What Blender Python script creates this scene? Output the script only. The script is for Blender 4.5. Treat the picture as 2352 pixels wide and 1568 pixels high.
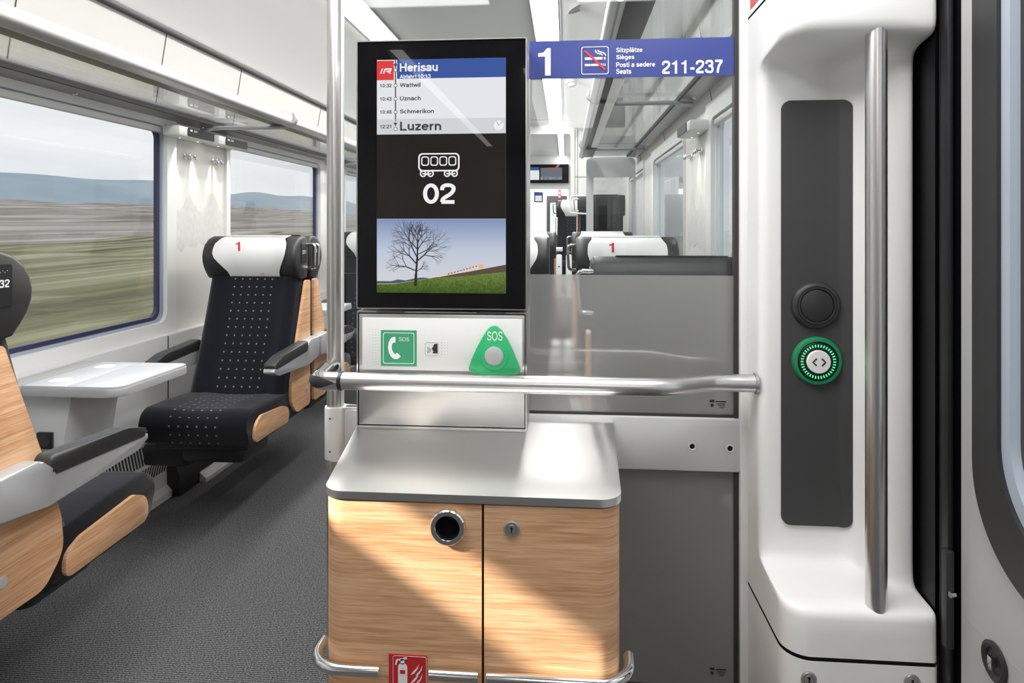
import bpy, bmesh, math, random
from mathutils import Vector, Matrix
random.seed(7)
for o in list(bpy.data.objects): bpy.data.objects.remove(o)
SC = bpy.context.scene
COL = SC.collection
PI = math.pi

# ------------------------------------------------------------------ camera
YAW = math.atan(124 / 1518.0)
cam = bpy.data.cameras.new('camera'); camo = bpy.data.objects.new('camera', cam); COL.objects.link(camo)
cam.sensor_width = 36; cam.sensor_fit = 'HORIZONTAL'
cam.lens = 1518 / 2352 * 36
cam.shift_y = -(784 - 515) / 2352
cam.clip_start = 0.02; cam.clip_end = 6000
camo.location = (0, 0, 1.27); camo.rotation_euler = (PI / 2, 0, YAW)
SC.camera = camo
# ------------------------------------------------------------------ exposure
SC.view_settings.view_transform = 'Standard'; SC.view_settings.look = 'None'
SC.view_settings.gamma = 1; SC.view_settings.use_curve_mapping = False
SC.view_settings.exposure = 0.1
# ------------------------------------------------------------------ world: pale hazy sky, streaky cloud
W = bpy.data.worlds.new('sky'); SC.world = W; W.use_nodes = True
nt = W.node_tree; nt.nodes.clear()
def wn(t, **k):
    n = nt.nodes.new(t)
    for a, b in k.items(): setattr(n, a, b)
    return n
tc = wn('ShaderNodeTexCoord'); mp = wn('ShaderNodeMapping'); mp.inputs['Scale'].default_value = (2.5, 0.7, 9)
nz = wn('ShaderNodeTexNoise'); nz.inputs['Scale'].default_value = 1.3; nz.inputs['Detail'].default_value = 4
cr = wn('ShaderNodeValToRGB')
cr.color_ramp.elements[0].position = .32; cr.color_ramp.elements[0].color = (.70, .745, .79, 1)
cr.color_ramp.elements[1].position = .62; cr.color_ramp.elements[1].color = (.90, .915, .93, 1)
bg = wn('ShaderNodeBackground'); bg.inputs['Strength'].default_value = 1.0
wo = wn('ShaderNodeOutputWorld')
L = nt.links.new
L(tc.outputs['Generated'], mp.inputs['Vector']); L(mp.outputs[0], nz.inputs['Vector']); L(nz.outputs['Fac'], cr.inputs['Fac'])
L(cr.outputs[0], bg.inputs['Color']); L(bg.outputs[0], wo.inputs['Surface'])
# ------------------------------------------------------------------ unseen spot lamp standing in for the sun, aimed through the door's added strip window
SUN_D = Vector((1.0, 0.45, -0.65)).normalized()
sl = bpy.data.lights.new('sun_stand_in_spot', 'SPOT'); slo = bpy.data.objects.new('sun_stand_in_spot', sl); COL.objects.link(slo)
slo.location = Vector((-0.2, 1.24, 0.62)) - SUN_D * 9
slo.rotation_euler = SUN_D.to_track_quat('-Z', 'Y').to_euler()
sl.energy = 15000; sl.color = (1, .93, .80); sl.spot_size = math.radians(12); sl.spot_blend = .1; sl.shadow_soft_size = .065

# ------------------------------------------------------------------ helpers
def C(r, g, b):
    f = lambda v: v / 12.92 if v <= .04045 else ((v + .055) / 1.055) ** 2.4
    return (f(r / 255), f(g / 255), f(b / 255), 1)
MATS = {}
def newmat(name):
    m = bpy.data.materials.new(name); m.use_nodes = True; m.node_tree.nodes.clear(); MATS[name] = m
    out = m.node_tree.nodes.new('ShaderNodeOutputMaterial')
    return m, m.node_tree, out
def node(t, typ, **k):
    n = t.nodes.new(typ)
    for a, b in k.items(): setattr(n, a, b)
    return n
def mat(name, col, rough=.5, metal=0., emit=None, estr=1., spec=.5, bump=0., bscale=300, coat=0, var=0.):
    m, t, out = newmat(name)
    p = node(t, 'ShaderNodeBsdfPrincipled')
    p.inputs['Base Color'].default_value = col; p.inputs['Roughness'].default_value = rough
    p.inputs['Metallic'].default_value = metal; p.inputs['Specular IOR Level'].default_value = spec
    p.inputs['Coat Weight'].default_value = coat
    if emit:
        p.inputs['Emission Color'].default_value = emit; p.inputs['Emission Strength'].default_value = estr
    if bump or var:
        c = node(t, 'ShaderNodeTexCoord'); n = node(t, 'ShaderNodeTexNoise'); n.inputs['Scale'].default_value = bscale; n.inputs['Detail'].default_value = 3
        t.links.new(c.outputs['Object'], n.inputs['Vector'])
        if bump:
            b = node(t, 'ShaderNodeBump'); b.inputs['Strength'].default_value = bump; b.inputs['Distance'].default_value = .002
            t.links.new(n.outputs['Fac'], b.inputs['Height']); t.links.new(b.outputs[0], p.inputs['Normal'])
        if var:
            mx = node(t, 'ShaderNodeMix', data_type='RGBA'); mx.inputs[6].default_value = tuple(v * (1 - var) for v in col[:3]) + (1,); mx.inputs[7].default_value = tuple(min(1, v * (1 + var)) for v in col[:3]) + (1,)
            t.links.new(n.outputs['Fac'], mx.inputs[0]); t.links.new(mx.outputs[2], p.inputs['Base Color'])
    t.links.new(p.outputs[0], out.inputs[0]); return m
def screenmat(name, col, s=1.0):
    m, t, out = newmat(name); e = node(t, 'ShaderNodeEmission'); e.inputs[0].default_value = col; e.inputs[1].default_value = s
    t.links.new(e.outputs[0], out.inputs[0]); return m
def schlick(t, ior):
    """reflectance of a thin pane, the same from both sides"""
    lw = node(t, 'ShaderNodeLayerWeight'); lw.inputs[0].default_value = .5
    pw = node(t, 'ShaderNodeMath', operation='POWER'); pw.inputs[1].default_value = 5; t.links.new(lw.outputs['Facing'], pw.inputs[0])
    r0 = ((ior - 1) / (ior + 1)) ** 2
    ma = node(t, 'ShaderNodeMath', operation='MULTIPLY_ADD'); ma.inputs[1].default_value = 1 - r0; ma.inputs[2].default_value = r0; t.links.new(pw.outputs[0], ma.inputs[0])
    return ma.outputs[0]
def glassmat(name, tint=(.93, .95, .95, 1), ior=1.45, gloss=1.0, rough=0.0):
    m, t, out = newmat(name)
    tr = node(t, 'ShaderNodeBsdfTransparent'); tr.inputs[0].default_value = tint
    gl = node(t, 'ShaderNodeBsdfGlossy'); gl.inputs['Roughness'].default_value = rough
    R = schlick(t, ior)
    mu = node(t, 'ShaderNodeMath', operation='MULTIPLY'); mu.inputs[1].default_value = gloss
    mx = node(t, 'ShaderNodeMixShader')
    t.links.new(R, mu.inputs[0]); t.links.new(mu.outputs[0], mx.inputs[0]); t.links.new(tr.outputs[0], mx.inputs[1]); t.links.new(gl.outputs[0], mx.inputs[2])
    t.links.new(mx.outputs[0], out.inputs[0]); return m
def steelmat(name, col=(.62, .61, .60, 1), rough=.3, aniso=.75, rot=0.0, brush=(4, 400), vary=.07):
    m, t, out = newmat(name)
    p = node(t, 'ShaderNodeBsdfPrincipled'); p.inputs['Metallic'].default_value = 1
    p.inputs['Anisotropic'].default_value = aniso; p.inputs['Anisotropic Rotation'].default_value = rot
    u = node(t, 'ShaderNodeUVMap'); mpn = node(t, 'ShaderNodeMapping'); mpn.inputs['Scale'].default_value = (brush[0], brush[1], 1)
    n = node(t, 'ShaderNodeTexNoise'); n.inputs['Scale'].default_value = 1; n.inputs['Detail'].default_value = 4
    mx = node(t, 'ShaderNodeMix', data_type='RGBA'); mx.inputs[6].default_value = tuple(v * (1 - vary) for v in col[:3]) + (1,); mx.inputs[7].default_value = tuple(v * (1 + vary) for v in col[:3]) + (1,)
    mr = node(t, 'ShaderNodeMapRange'); mr.inputs[3].default_value = rough * (1 - vary * 1.6); mr.inputs[4].default_value = rough * (1 + vary * 1.6)
    tg = node(t, 'ShaderNodeTangent', direction_type='UV_MAP')
    lk = t.links.new
    lk(u.outputs[0], mpn.inputs[0]); lk(mpn.outputs[0], n.inputs['Vector']); lk(n.outputs['Fac'], mx.inputs[0]); lk(mx.outputs[2], p.inputs['Base Color'])
    lk(n.outputs['Fac'], mr.inputs[0]); lk(mr.outputs[0], p.inputs['Roughness']); lk(tg.outputs[0], p.inputs['Tangent']); lk(p.outputs[0], out.inputs[0])
    return m
def woodmat(name, a, b, d):
    m, t, out = newmat(name); lk = t.links.new
    p = node(t, 'ShaderNodeBsdfPrincipled'); p.inputs['Roughness'].default_value = .42
    u = node(t, 'ShaderNodeUVMap')
    def nz(sx, sy, det, dist=0., off=0):
        mpn = node(t, 'ShaderNodeMapping'); mpn.inputs['Scale'].default_value = (sx, sy, 1); mpn.inputs['Location'].default_value = (off, off * 1.7, 0)
        n = node(t, 'ShaderNodeTexNoise'); n.inputs['Scale'].default_value = 1; n.inputs['Detail'].default_value = det; n.inputs['Distortion'].default_value = dist
        lk(u.outputs[0], mpn.inputs[0]); lk(mpn.outputs[0], n.inputs['Vector']); return n
    n1 = nz(9, 260, 6, .5); n2 = nz(1.6, 30, 3, .8, 3); n3 = nz(20, 800, 2, 0, 9)
    ad = node(t, 'ShaderNodeMath', operation='MULTIPLY_ADD'); ad.inputs[1].default_value = .5
    lk(n1.outputs['Fac'], ad.inputs[0])
    h = node(t, 'ShaderNodeMath', operation='MULTIPLY'); h.inputs[1].default_value = .38; lk(n2.outputs['Fac'], h.inputs[0]); lk(h.outputs[0], ad.inputs[2])
    h2 = node(t, 'ShaderNodeMath', operation='MULTIPLY_ADD'); h2.inputs[1].default_value = .14; lk(n3.outputs['Fac'], h2.inputs[0]); lk(ad.outputs[0], h2.inputs[2])
    r = node(t, 'ShaderNodeValToRGB'); e = r.color_ramp.elements
    e[0].position = .38; e[0].color = a; e[1].position = .61; e[1].color = d
    x = e.new(.49); x.color = b
    lk(h2.outputs[0], r.inputs[0]); lk(r.outputs[0], p.inputs['Base Color'])
    bu = node(t, 'ShaderNodeBump'); bu.inputs['Strength'].default_value = .08; bu.inputs['Distance'].default_value = .001; lk(h2.outputs[0], bu.inputs['Height']); lk(bu.outputs[0], p.inputs['Normal'])
    lk(p.outputs[0], out.inputs[0]); return m

WHITE = mat('white_plastic', (.80, .80, .79, 1), .38, bump=.02, bscale=600)
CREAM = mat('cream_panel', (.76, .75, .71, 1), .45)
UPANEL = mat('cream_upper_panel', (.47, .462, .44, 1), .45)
PILLARW = mat('moulded_white', (.82, .82, .81, 1), .42, bump=.03, bscale=900)
LGREY = mat('light_grey_panel', (.66, .66, .66, 1), .45)
MGREY = mat('mid_grey_panel', (.40, .40, .40, 1), .4)
CEIL = mat('ceiling_lacquer', (.82, .81, .80, 1), .25)
PERF = mat('perforated_ceiling', (.74, .74, .73, 1), .35, var=.12, bscale=900)
GAP = mat('dark_joint', (.03, .03, .03, 1), .7)
BLACK = mat('black_gloss', (.003, .003, .004, 1), .08, spec=.12)
BLACKP = mat('black_plastic', (.012, .012, .013, 1), .4)
RUBBER = mat('black_rubber', (.026, .026, .027, 1), .45, bump=.05, bscale=500)
CHAR = mat('charcoal_powder_coat', (.042, .043, .043, 1), .5, bump=.12, bscale=2500)
LEATHER = mat('dark_leather', (.028, .0285, .029, 1), .42, bump=.15, bscale=700)
COVER = mat('white_cloth', (.80, .80, .79, 1), .85, bump=.12, bscale=120)
SILVER = mat('silver_paint', (.40, .41, .42, 1), .35, metal=.35)
ALU = mat('anodised_aluminium', (.42, .42, .42, 1), .32, metal=.8)
DKALU = mat('dark_aluminium', (.32, .31, .31, 1), .3, metal=.8)
UNDER = mat('grey_underside', (.16, .155, .155, 1), .35, metal=.3)
CHROME = mat('polished_steel', (.75, .75, .75, 1), .12, metal=1)
STEEL = steelmat('brushed_steel')
STEELT = steelmat('brushed_steel_top', (.88, .87, .86, 1), .28, .8, 0.0, (6, 900), .025)
TUBE = steelmat('brushed_tube', (.64, .63, .62, 1), .31, .0, 0.0, (600, 3))
NAVY = mat('navy_seal', C(58, 57, 88), .35)
BLUEGREY = mat('blue_grey_seal', C(166, 174, 186), .4)
PALESEAL = mat('pale_seal', C(208, 214, 222), .4)
RED = mat('signal_red', C(196, 40, 44), .4)
REDTXT = mat('red_print', C(214, 60, 62), .7)
WPRINT = mat('white_print', C(236, 236, 236), .5)
KPRINT = mat('dark_print', C(40, 40, 42), .5)
SIGNBLUE = mat('sign_blue', C(50, 66, 140), .35)
GREEN = mat('sign_green', C(64, 152, 110), .4)
GREENB = mat('moulded_green', C(50, 170, 108), .3)
GREENR = mat('button_green', C(24, 128, 84), .4)
GLOW = screenmat('green_led', (.05, 1, .22, 1), 3.0)
LAMP = screenmat('lamp_diffuser', (1, .985, .965, 1), 24.0)
UPFILL = screenmat('ceiling_fill_glow', (1, .985, .965, 1), 4.0)  # added fill glow for the ceiling
VLAMP = screenmat('vestibule_lamp_diffuser', (1, .99, .98, 1), 11.8)
BACKL = screenmat('rear_strip_diffuser', (1, .97, .94, 1), 5.0)
LED = screenmat('small_led', (1, .93, .82, 1), 3.0)
GLASS = glassmat('clear_glass')
SHELFG = glassmat('shelf_glass', (.86, .87, .87, 1), 1.7)
WINGLASS = glassmat('window_glass', (.965, .97, .975, 1), 1.35)
COVERG = glassmat('display_cover_glass', (.98, .98, .98, 1), 1.27)
SMOKE = mat('smoked_glass', (.20, .198, .192, 1), .03, spec=.6)
OAK = woodmat('light_oak', C(178, 128, 90), C(202, 156, 117), C(219, 180, 143))
TABLEW = mat('table_laminate', (.52, .54, .56, 1), .35)
# frosted film on the glass: blurs what is behind it, keeps the pane's gloss in front
m, t, out = newmat('frosted_film'); lk = t.links.new
p1 = node(t, 'ShaderNodeBsdfPrincipled'); p1.inputs['Base Color'].default_value = (.93, .93, .92, 1); p1.inputs['Transmission Weight'].default_value = 1; p1.inputs['Roughness'].default_value = .30; p1.inputs['IOR'].default_value = 1.04
p2 = node(t, 'ShaderNodeBsdfDiffuse'); p2.inputs[0].default_value = (.58, .58, .57, 1)
p3 = node(t, 'ShaderNodeBsdfGlossy'); p3.inputs['Roughness'].default_value = .03
a1 = node(t, 'ShaderNodeMixShader'); a1.inputs[0].default_value = .25
a2 = node(t, 'ShaderNodeMixShader'); frz = schlick(t, 1.6)
lk(p1.outputs[0], a1.inputs[1]); lk(p2.outputs[0], a1.inputs[2]); lk(frz, a2.inputs[0]); lk(a1.outputs[0], a2.inputs[1]); lk(p3.outputs[0], a2.inputs[2]); lk(a2.outputs[0], out.inputs[0])
FROST = m
# woven seat fabric: navy-black ground with fine dots; a printed field of small pale crosses in the middle
def fabric(name, crosses):
    m, t, out = newmat(name); lk = t.links.new
    p = node(t, 'ShaderNodeBsdfPrincipled'); p.inputs['Roughness'].default_value = .95; p.inputs['Specular IOR Level'].default_value = .2; p.inputs['Sheen Weight'].default_value = .15
    u = node(t, 'ShaderNodeUVMap'); s = node(t, 'ShaderNodeSeparateXYZ'); lk(u.outputs[0], s.inputs[0])
    def M(op, a, b=None, c=None):
        n = node(t, 'ShaderNodeMath', operation=op)
        for i, v in enumerate((a, b, c)):
            if v is None: continue
            if isinstance(v, (int, float)): n.inputs[i].default_value = v
            else: lk(v, n.inputs[i])
        return n.outputs[0]
    U, V = s.outputs[0], s.outputs[1]
    fx = M('ABSOLUTE', M('SUBTRACT', M('FRACT', M('DIVIDE', U, .0052)), .5)); fy = M('ABSOLUTE', M('SUBTRACT', M('FRACT', M('DIVIDE', V, .0052)), .5))
    dot = M('MULTIPLY', M('LESS_THAN', fx, .2), M('LESS_THAN', fy, .2))
    g = .0385
    cu = M('MULTIPLY', M('SUBTRACT', M('FRACT', M('DIVIDE', U, g)), .5), g); cv = M('MULTIPLY', M('SUBTRACT', M('FRACT', M('DIVIDE', V, g)), .5), g)
    au, av = M('ABSOLUTE', cu), M('ABSOLUTE', cv)
    arm = M('LESS_THAN', M('ABSOLUTE', M('SUBTRACT', au, av)), .0013)
    size = M('LESS_THAN', M('MAXIMUM', au, av), .0038)
    cross = M('MULTIPLY', M('MULTIPLY', arm, size), M('LESS_THAN', M('ABSOLUTE', U), .1155 if crosses else -1))
    mx = node(t, 'ShaderNodeMix', data_type='RGBA'); mx.inputs[6].default_value = C(13, 14, 20); mx.inputs[7].default_value = C(37, 41, 56); lk(dot, mx.inputs[0])
    m2 = node(t, 'ShaderNodeMix', data_type='RGBA'); lk(mx.outputs[2], m2.inputs[6]); m2.inputs[7].default_value = C(165, 167, 172); lk(cross, m2.inputs[0])
    lk(m2.outputs[2], p.inputs['Base Color']); lk(p.outputs[0], out.inputs[0]); return m
FABRIC = fabric('seat_fabric', True)
# ribbed charcoal carpet
m, t, out = newmat('charcoal_carpet'); lk = t.links.new
p = node(t, 'ShaderNodeBsdfPrincipled'); p.inputs['Roughness'].default_value = .95; p.inputs['Specular IOR Level'].default_value = .15
c = node(t, 'ShaderNodeTexCoord')
n1 = node(t, 'ShaderNodeTexNoise'); n1.inputs['Scale'].default_value = 1; n1.inputs['Detail'].default_value = 2
mpn = node(t, 'ShaderNodeMapping'); mpn.inputs['Scale'].default_value = (180, 420, 180); lk(c.outputs['Object'], mpn.inputs[0]); lk(mpn.outputs[0], n1.inputs['Vector'])
sx = node(t, 'ShaderNodeSeparateXYZ'); lk(c.outputs['Object'], sx.inputs[0])
mu = node(t, 'ShaderNodeMath', operation='MULTIPLY'); mu.inputs[1].default_value = 2 * PI / .0085; lk(sx.outputs[1], mu.inputs[0])
si = node(t, 'ShaderNodeMath', operation='SINE'); lk(mu.outputs[0], si.inputs[0])
ma = node(t, 'ShaderNodeMath', operation='MULTIPLY_ADD'); ma.inputs[1].default_value = .10; lk(si.outputs[0], ma.inputs[0]); lk(n1.outputs['Fac'], ma.inputs[2])
r = node(t, 'ShaderNodeValToRGB'); r.color_ramp.elements[0].position = .38; r.color_ramp.elements[0].color = C(40, 41, 43); r.color_ramp.elements[1].position = .75; r.color_ramp.elements[1].color = C(124, 125, 126)
lk(ma.outputs[0], r.inputs[0]); lk(r.outputs[0], p.inputs['Base Color'])
bu = node(t, 'ShaderNodeBump'); bu.inputs['Strength'].default_value = .5; bu.inputs['Distance'].default_value = .003; lk(ma.outputs[0], bu.inputs['Height']); lk(bu.outputs[0], p.inputs['Normal'])
lk(p.outputs[0], out.inputs[0]); CARPET = m

# ---- mesh helpers. All coordinates are world coordinates; obj() makes them local to the parent's root.
ORG = {}
def obj(name, bm, material, parent=None, smooth=True, kind=None, ang=35):
    me = bpy.data.meshes.new(name); bmesh.ops.recalc_face_normals(bm, faces=bm.faces[:])
    org = ORG.get(parent.name) if parent else None
    if org: bmesh.ops.translate(bm, verts=bm.verts[:], vec=-Vector(org))
    if smooth:
        for f in bm.faces: f.smooth = True
        lim = math.radians(ang)
        for e in bm.edges:
            if len(e.link_faces) == 2 and e.calc_face_angle(0) > lim: e.smooth = False
    bm.to_mesh(me); bm.free()
    if material: me.materials.append(material)
    o = bpy.data.objects.new(name, me); COL.objects.link(o)
    if parent:
        o.parent = parent
        if org: ORG[o.name] = org
    if kind: o['kind'] = kind
    return o
def tag(o, label, cat, group=None):
    o['label'] = label; o['category'] = cat
    if group: o['group'] = group
    return o
def thing(name, label, cat, loc=(0, 0, 0), group=None):
    o = bpy.data.objects.new(name, None); COL.objects.link(o); o.location = loc; ORG[o.name] = tuple(loc); o.empty_display_size = .05
    return tag(o, label, cat, group)
def struct(name, bm, m, label=None, cat=None, **k):
    o = obj(name, bm, m, **k); o['kind'] = 'structure'
    if label: tag(o, label, cat)
    return o
def copy_tree(o, parent=None):
    c = o.copy(); COL.objects.link(c); c.parent = parent
    for ch in [x for x in o.children]: copy_tree(ch, c)
    return c
BM = bmesh.new
def uvl(bm): return bm.loops.layers.uv.verify()
def box(bm, x0, x1, y0, y1, z0, z1, bev=0, seg=2):
    r = bmesh.ops.create_cube(bm, size=1)
    vs = r['verts']
    for v in vs: v.co = Vector((x0 + (v.co.x + .5) * (x1 - x0), y0 + (v.co.y + .5) * (y1 - y0), z0 + (v.co.z + .5) * (z1 - z0)))
    if bev:
        es = list({e for v in vs for e in v.link_edges})
        bmesh.ops.bevel(bm, geom=es, offset=bev, segments=seg, affect='EDGES', profile=.5, clamp_overlap=True)
    return bm
def boxuv(bm, ax='x'):
    l = uvl(bm)
    for f in bm.faces:
        n = f.normal
        for lp in f.loops:
            v = lp.vert.co
            if ax == 'x': lp[l].uv = (v.x, v.z) if abs(n.z) < .7 else (v.x, v.y)
            elif ax == 'y': lp[l].uv = (v.y, v.z) if abs(n.z) < .7 else (v.y, v.x)
            else: lp[l].uv = (v.z, v.x + v.y)
    return bm
def rpoly(pts, n=6):
    """pts: (u, v[, r]) corners -> rounded outline"""
    out = []; N = len(pts)
    for i, q in enumerate(pts):
        r = q[2] if len(q) > 2 else 0
        P = Vector(q[:2])
        if r <= 0: out.append(P); continue
        A = (Vector(pts[i - 1][:2]) - P); B = (Vector(pts[(i + 1) % N][:2]) - P)
        la, lb = A.length, B.length; A.normalize(); B.normalize()
        ang = A.angle(B); d = min(r / math.tan(ang / 2), la * .499, lb * .499); rr = d * math.tan(ang / 2)
        cen = P + (A + B).normalized() * (rr / math.sin(ang / 2))
        s = P + A * d - cen; e = P + B * d - cen
        th = s.angle(e); sg = 1 if s.x * e.y - s.y * e.x > 0 else -1
        for k in range(n + 1):
            a = sg * th * k / n; ca, sa = math.cos(a), math.sin(a)
            out.append(cen + Vector((s.x * ca - s.y * sa, s.x * sa + s.y * ca)))
    return out
AX = {'x': lambda u, v, w: (w, u, v), 'y': lambda u, v, w: (u, w, v), 'z': lambda u, v, w: (u, v, w)}
def prism(bm, pts, axis, w0, w1, bev=0, uvg=None):
    """outline (u, v) pushed along an axis from w0 to w1"""
    f = AX[axis]; a = [bm.verts.new(f(p[0], p[1], w0)) for p in pts]; b = [bm.verts.new(f(p[0], p[1], w1)) for p in pts]
    n = len(pts); fs = [bm.faces.new(a), bm.faces.new(list(reversed(b)))]
    for i in range(n): fs.append(bm.faces.new((a[i], b[i], b[(i + 1) % n], a[(i + 1) % n])))
    if bev:
        es = [e for e in {e for q in fs[:2] for e in q.edges}]
        bmesh.ops.bevel(bm, geom=es, offset=bev, segments=2, affect='EDGES', profile=.5, clamp_overlap=True)
    return bm
def rrect(u0, u1, v0, v1, r, n=5):
    return rpoly([(u0, v0, r), (u1, v0, r), (u1, v1, r), (u0, v1, r)], n)
def ring(bm, outer, inner, axis, w0, w1, w0i=None, w1i=None):
    """closed frame between two outlines with the same number of points"""
    f = AX[axis]; n = len(outer)
    w0i = w0 if w0i is None else w0i; w1i = w1 if w1i is None else w1i
    A = [bm.verts.new(f(p[0], p[1], w0)) for p in outer]; B = [bm.verts.new(f(p[0], p[1], w0i)) for p in inner]
    D = [bm.verts.new(f(p[0], p[1], w1)) for p in outer]; E_ = [bm.verts.new(f(p[0], p[1], w1i)) for p in inner]
    for i in range(n):
        j = (i + 1) % n
        bm.faces.new((A[i], A[j], B[j], B[i])); bm.faces.new((D[i], E_[i], E_[j], D[j]))
        bm.faces.new((A[i], D[i], D[j], A[j])); bm.faces.new((B[i], B[j], E_[j], E_[i]))
    return bm
def loft(bm, rings, closed=True, cap=True, uv=None):
    R = [[bm.verts.new(p) for p in r] for r in rings]; n = len(R[0]); l = uvl(bm) if uv else None
    for i in range(len(R) - 1):
        for j in range(n if closed else n - 1):
            k = (j + 1) % n
            try: f = bm.faces.new((R[i][j], R[i][k], R[i + 1][k], R[i + 1][j]))
            except ValueError: continue
            if uv:
                q = ((i, j), (i, j + 1), (i + 1, j + 1), (i + 1, j))
                for lp, (a, b) in zip(f.loops, q): lp[l].uv = uv(a, b)
    if cap and closed:
        bm.faces.new(list(reversed(R[0]))); bm.faces.new(R[-1])
    return bm
def tube(bm, path, r, seg=16, cap=True):
    P = [Vector(p) for p in path]; rings = []; up = None; L_ = 0; ls = []
    for i, p in enumerate(P):
        d = (P[min(i + 1, len(P) - 1)] - P[max(i - 1, 0)]).normalized()
        if up is None:
            up = Vector((0, 0, 1)) if abs(d.z) < .9 else Vector((1, 0, 0))
        a = (up - d * up.dot(d)).normalized(); b = d.cross(a); up = a
        rr = r[i] if isinstance(r, (list, tuple)) else r
        rings.append([p + (a * math.cos(2 * PI * k / seg) + b * math.sin(2 * PI * k / seg)) * rr for k in range(seg)])
        if i: L_ += (p - P[i - 1]).length
        ls.append(L_)
    r0 = r[0] if isinstance(r, (list, tuple)) else r
    return loft(bm, rings, True, cap, uv=lambda i, j: (j / seg * 2 * PI * r0, ls[i]))
def bend(pts, rad, n=8):
    """polyline with rounded 3-D corners"""
    P = [Vector(p) for p in pts]; out = [P[0]]
    for i in range(1, len(P) - 1):
        A = (P[i - 1] - P[i]); B = (P[i + 1] - P[i]); la, lb = A.length, B.length; A.normalize(); B.normalize()
        d = min(rad, la * .49, lb * .49); s = P[i] + A * d; e = P[i] + B * d
        for k in range(n + 1):
            q = k / n; out.append(s * (1 - q) ** 2 + P[i] * 2 * q * (1 - q) + e * q * q)
    out.append(P[-1]); return out
def lathe(bm, prof, origin, axis, seg=32):
    """prof: (radius, distance along axis)"""
    d = Vector(axis).normalized(); a = d.orthogonal().normalized(); b = d.cross(a); o = Vector(origin)
    rings = [[o + d * h + (a * math.cos(2 * PI * k / seg) + b * math.sin(2 * PI * k / seg)) * max(r, 1e-5) for k in range(seg)] for r, h in prof]
    return loft(bm, rings, True, True)
# flat print on a plane: frame = (origin, U, V, N)
def flat(name, polys, material, parent, fr, off=.001, th=.0004, kind=None):
    bm = BM(); O, U, V, N = [Vector(q) for q in fr]
    for pts in polys:
        a = [bm.verts.new(O + U * p[0] + V * p[1] + N * (off + th)) for p in pts]; b = [bm.verts.new(O + U * p[0] + V * p[1] + N * off) for p in pts]
        try: bm.faces.new(a); bm.faces.new(list(reversed(b)))
        except ValueError: continue
        for i in range(len(pts)): bm.faces.new((a[i], b[i], b[(i + 1) % len(pts)], a[(i + 1) % len(pts)]))
    return obj(name, bm, material, parent, smooth=False, kind=kind)
def flatring(name, outer, inner, material, parent, fr, off=.001):
    n = len(outer); return flat(name, [[outer[i], outer[(i + 1) % n], inner[(i + 1) % n], inner[i]] for i in range(n)], material, parent, fr, off)
def rect(u0, u1, v0, v1): return [(u0, v0), (u1, v0), (u1, v1), (u0, v1)]
def circ(u, v, r, n=20, r2=None): return [(u + r * math.cos(2 * PI * k / n), v + (r2 or r) * math.sin(2 * PI * k / n)) for k in range(n)]
def stroke(pts, w):
    if len(pts) > 2: return [[tuple(v) for v in q] for q in _ribbon(pts, w)]
    out = []
    for (a, b) in zip(pts, pts[1:]):
        A, B = Vector(a), Vector(b); d = (B - A).normalized() * w / 2; q = Vector((-d.y, d.x)); e = d * .6
        out.append([tuple(A - e + q), tuple(A - e - q), tuple(B + e - q), tuple(B + e + q)])
    return out
def _arc(cx, cy, rx, ry, a0, a1, n=12): return [(cx + rx * math.cos(math.radians(a0 + (a1 - a0) * k / n)), cy + ry * math.sin(math.radians(a0 + (a1 - a0) * k / n))) for k in range(n + 1)]
def _sq(pts, m=2):      # smooth a polyline (corner cutting)
    for _ in range(m):
        q = [pts[0]]
        for a, b in zip(pts, pts[1:]): q += [(a[0] * .75 + b[0] * .25, a[1] * .75 + b[1] * .25), (a[0] * .25 + b[0] * .75, a[1] * .25 + b[1] * .75)]
        pts = q + [pts[-1]]
    return pts
_o = _arc(.27, .26, .20, .195, 0, 360, 24); _S = [(.40, .37), (.37, .44), (.25, .462), (.12, .44), (.085, .365), (.13, .30), (.26, .265), (.39, .23), (.425, .155), (.38, .08), (.245, .058), (.11, .08), (.07, .165)]
_a = [_sq([(.085, .36), (.10, .45), (.25, .462), (.40, .45), (.405, .33), (.405, .20), (.405, .08), (.42, 0)]), _sq([(.405, .295), (.28, .27), (.10, .25), (.065, .15), (.09, .06), (.22, .055), (.36, .08), (.405, .19)])]
_e = [[(.08, .275), (.46, .275)], _arc(.27, .26, .195, .197, 3, 322, 22)]
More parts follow.
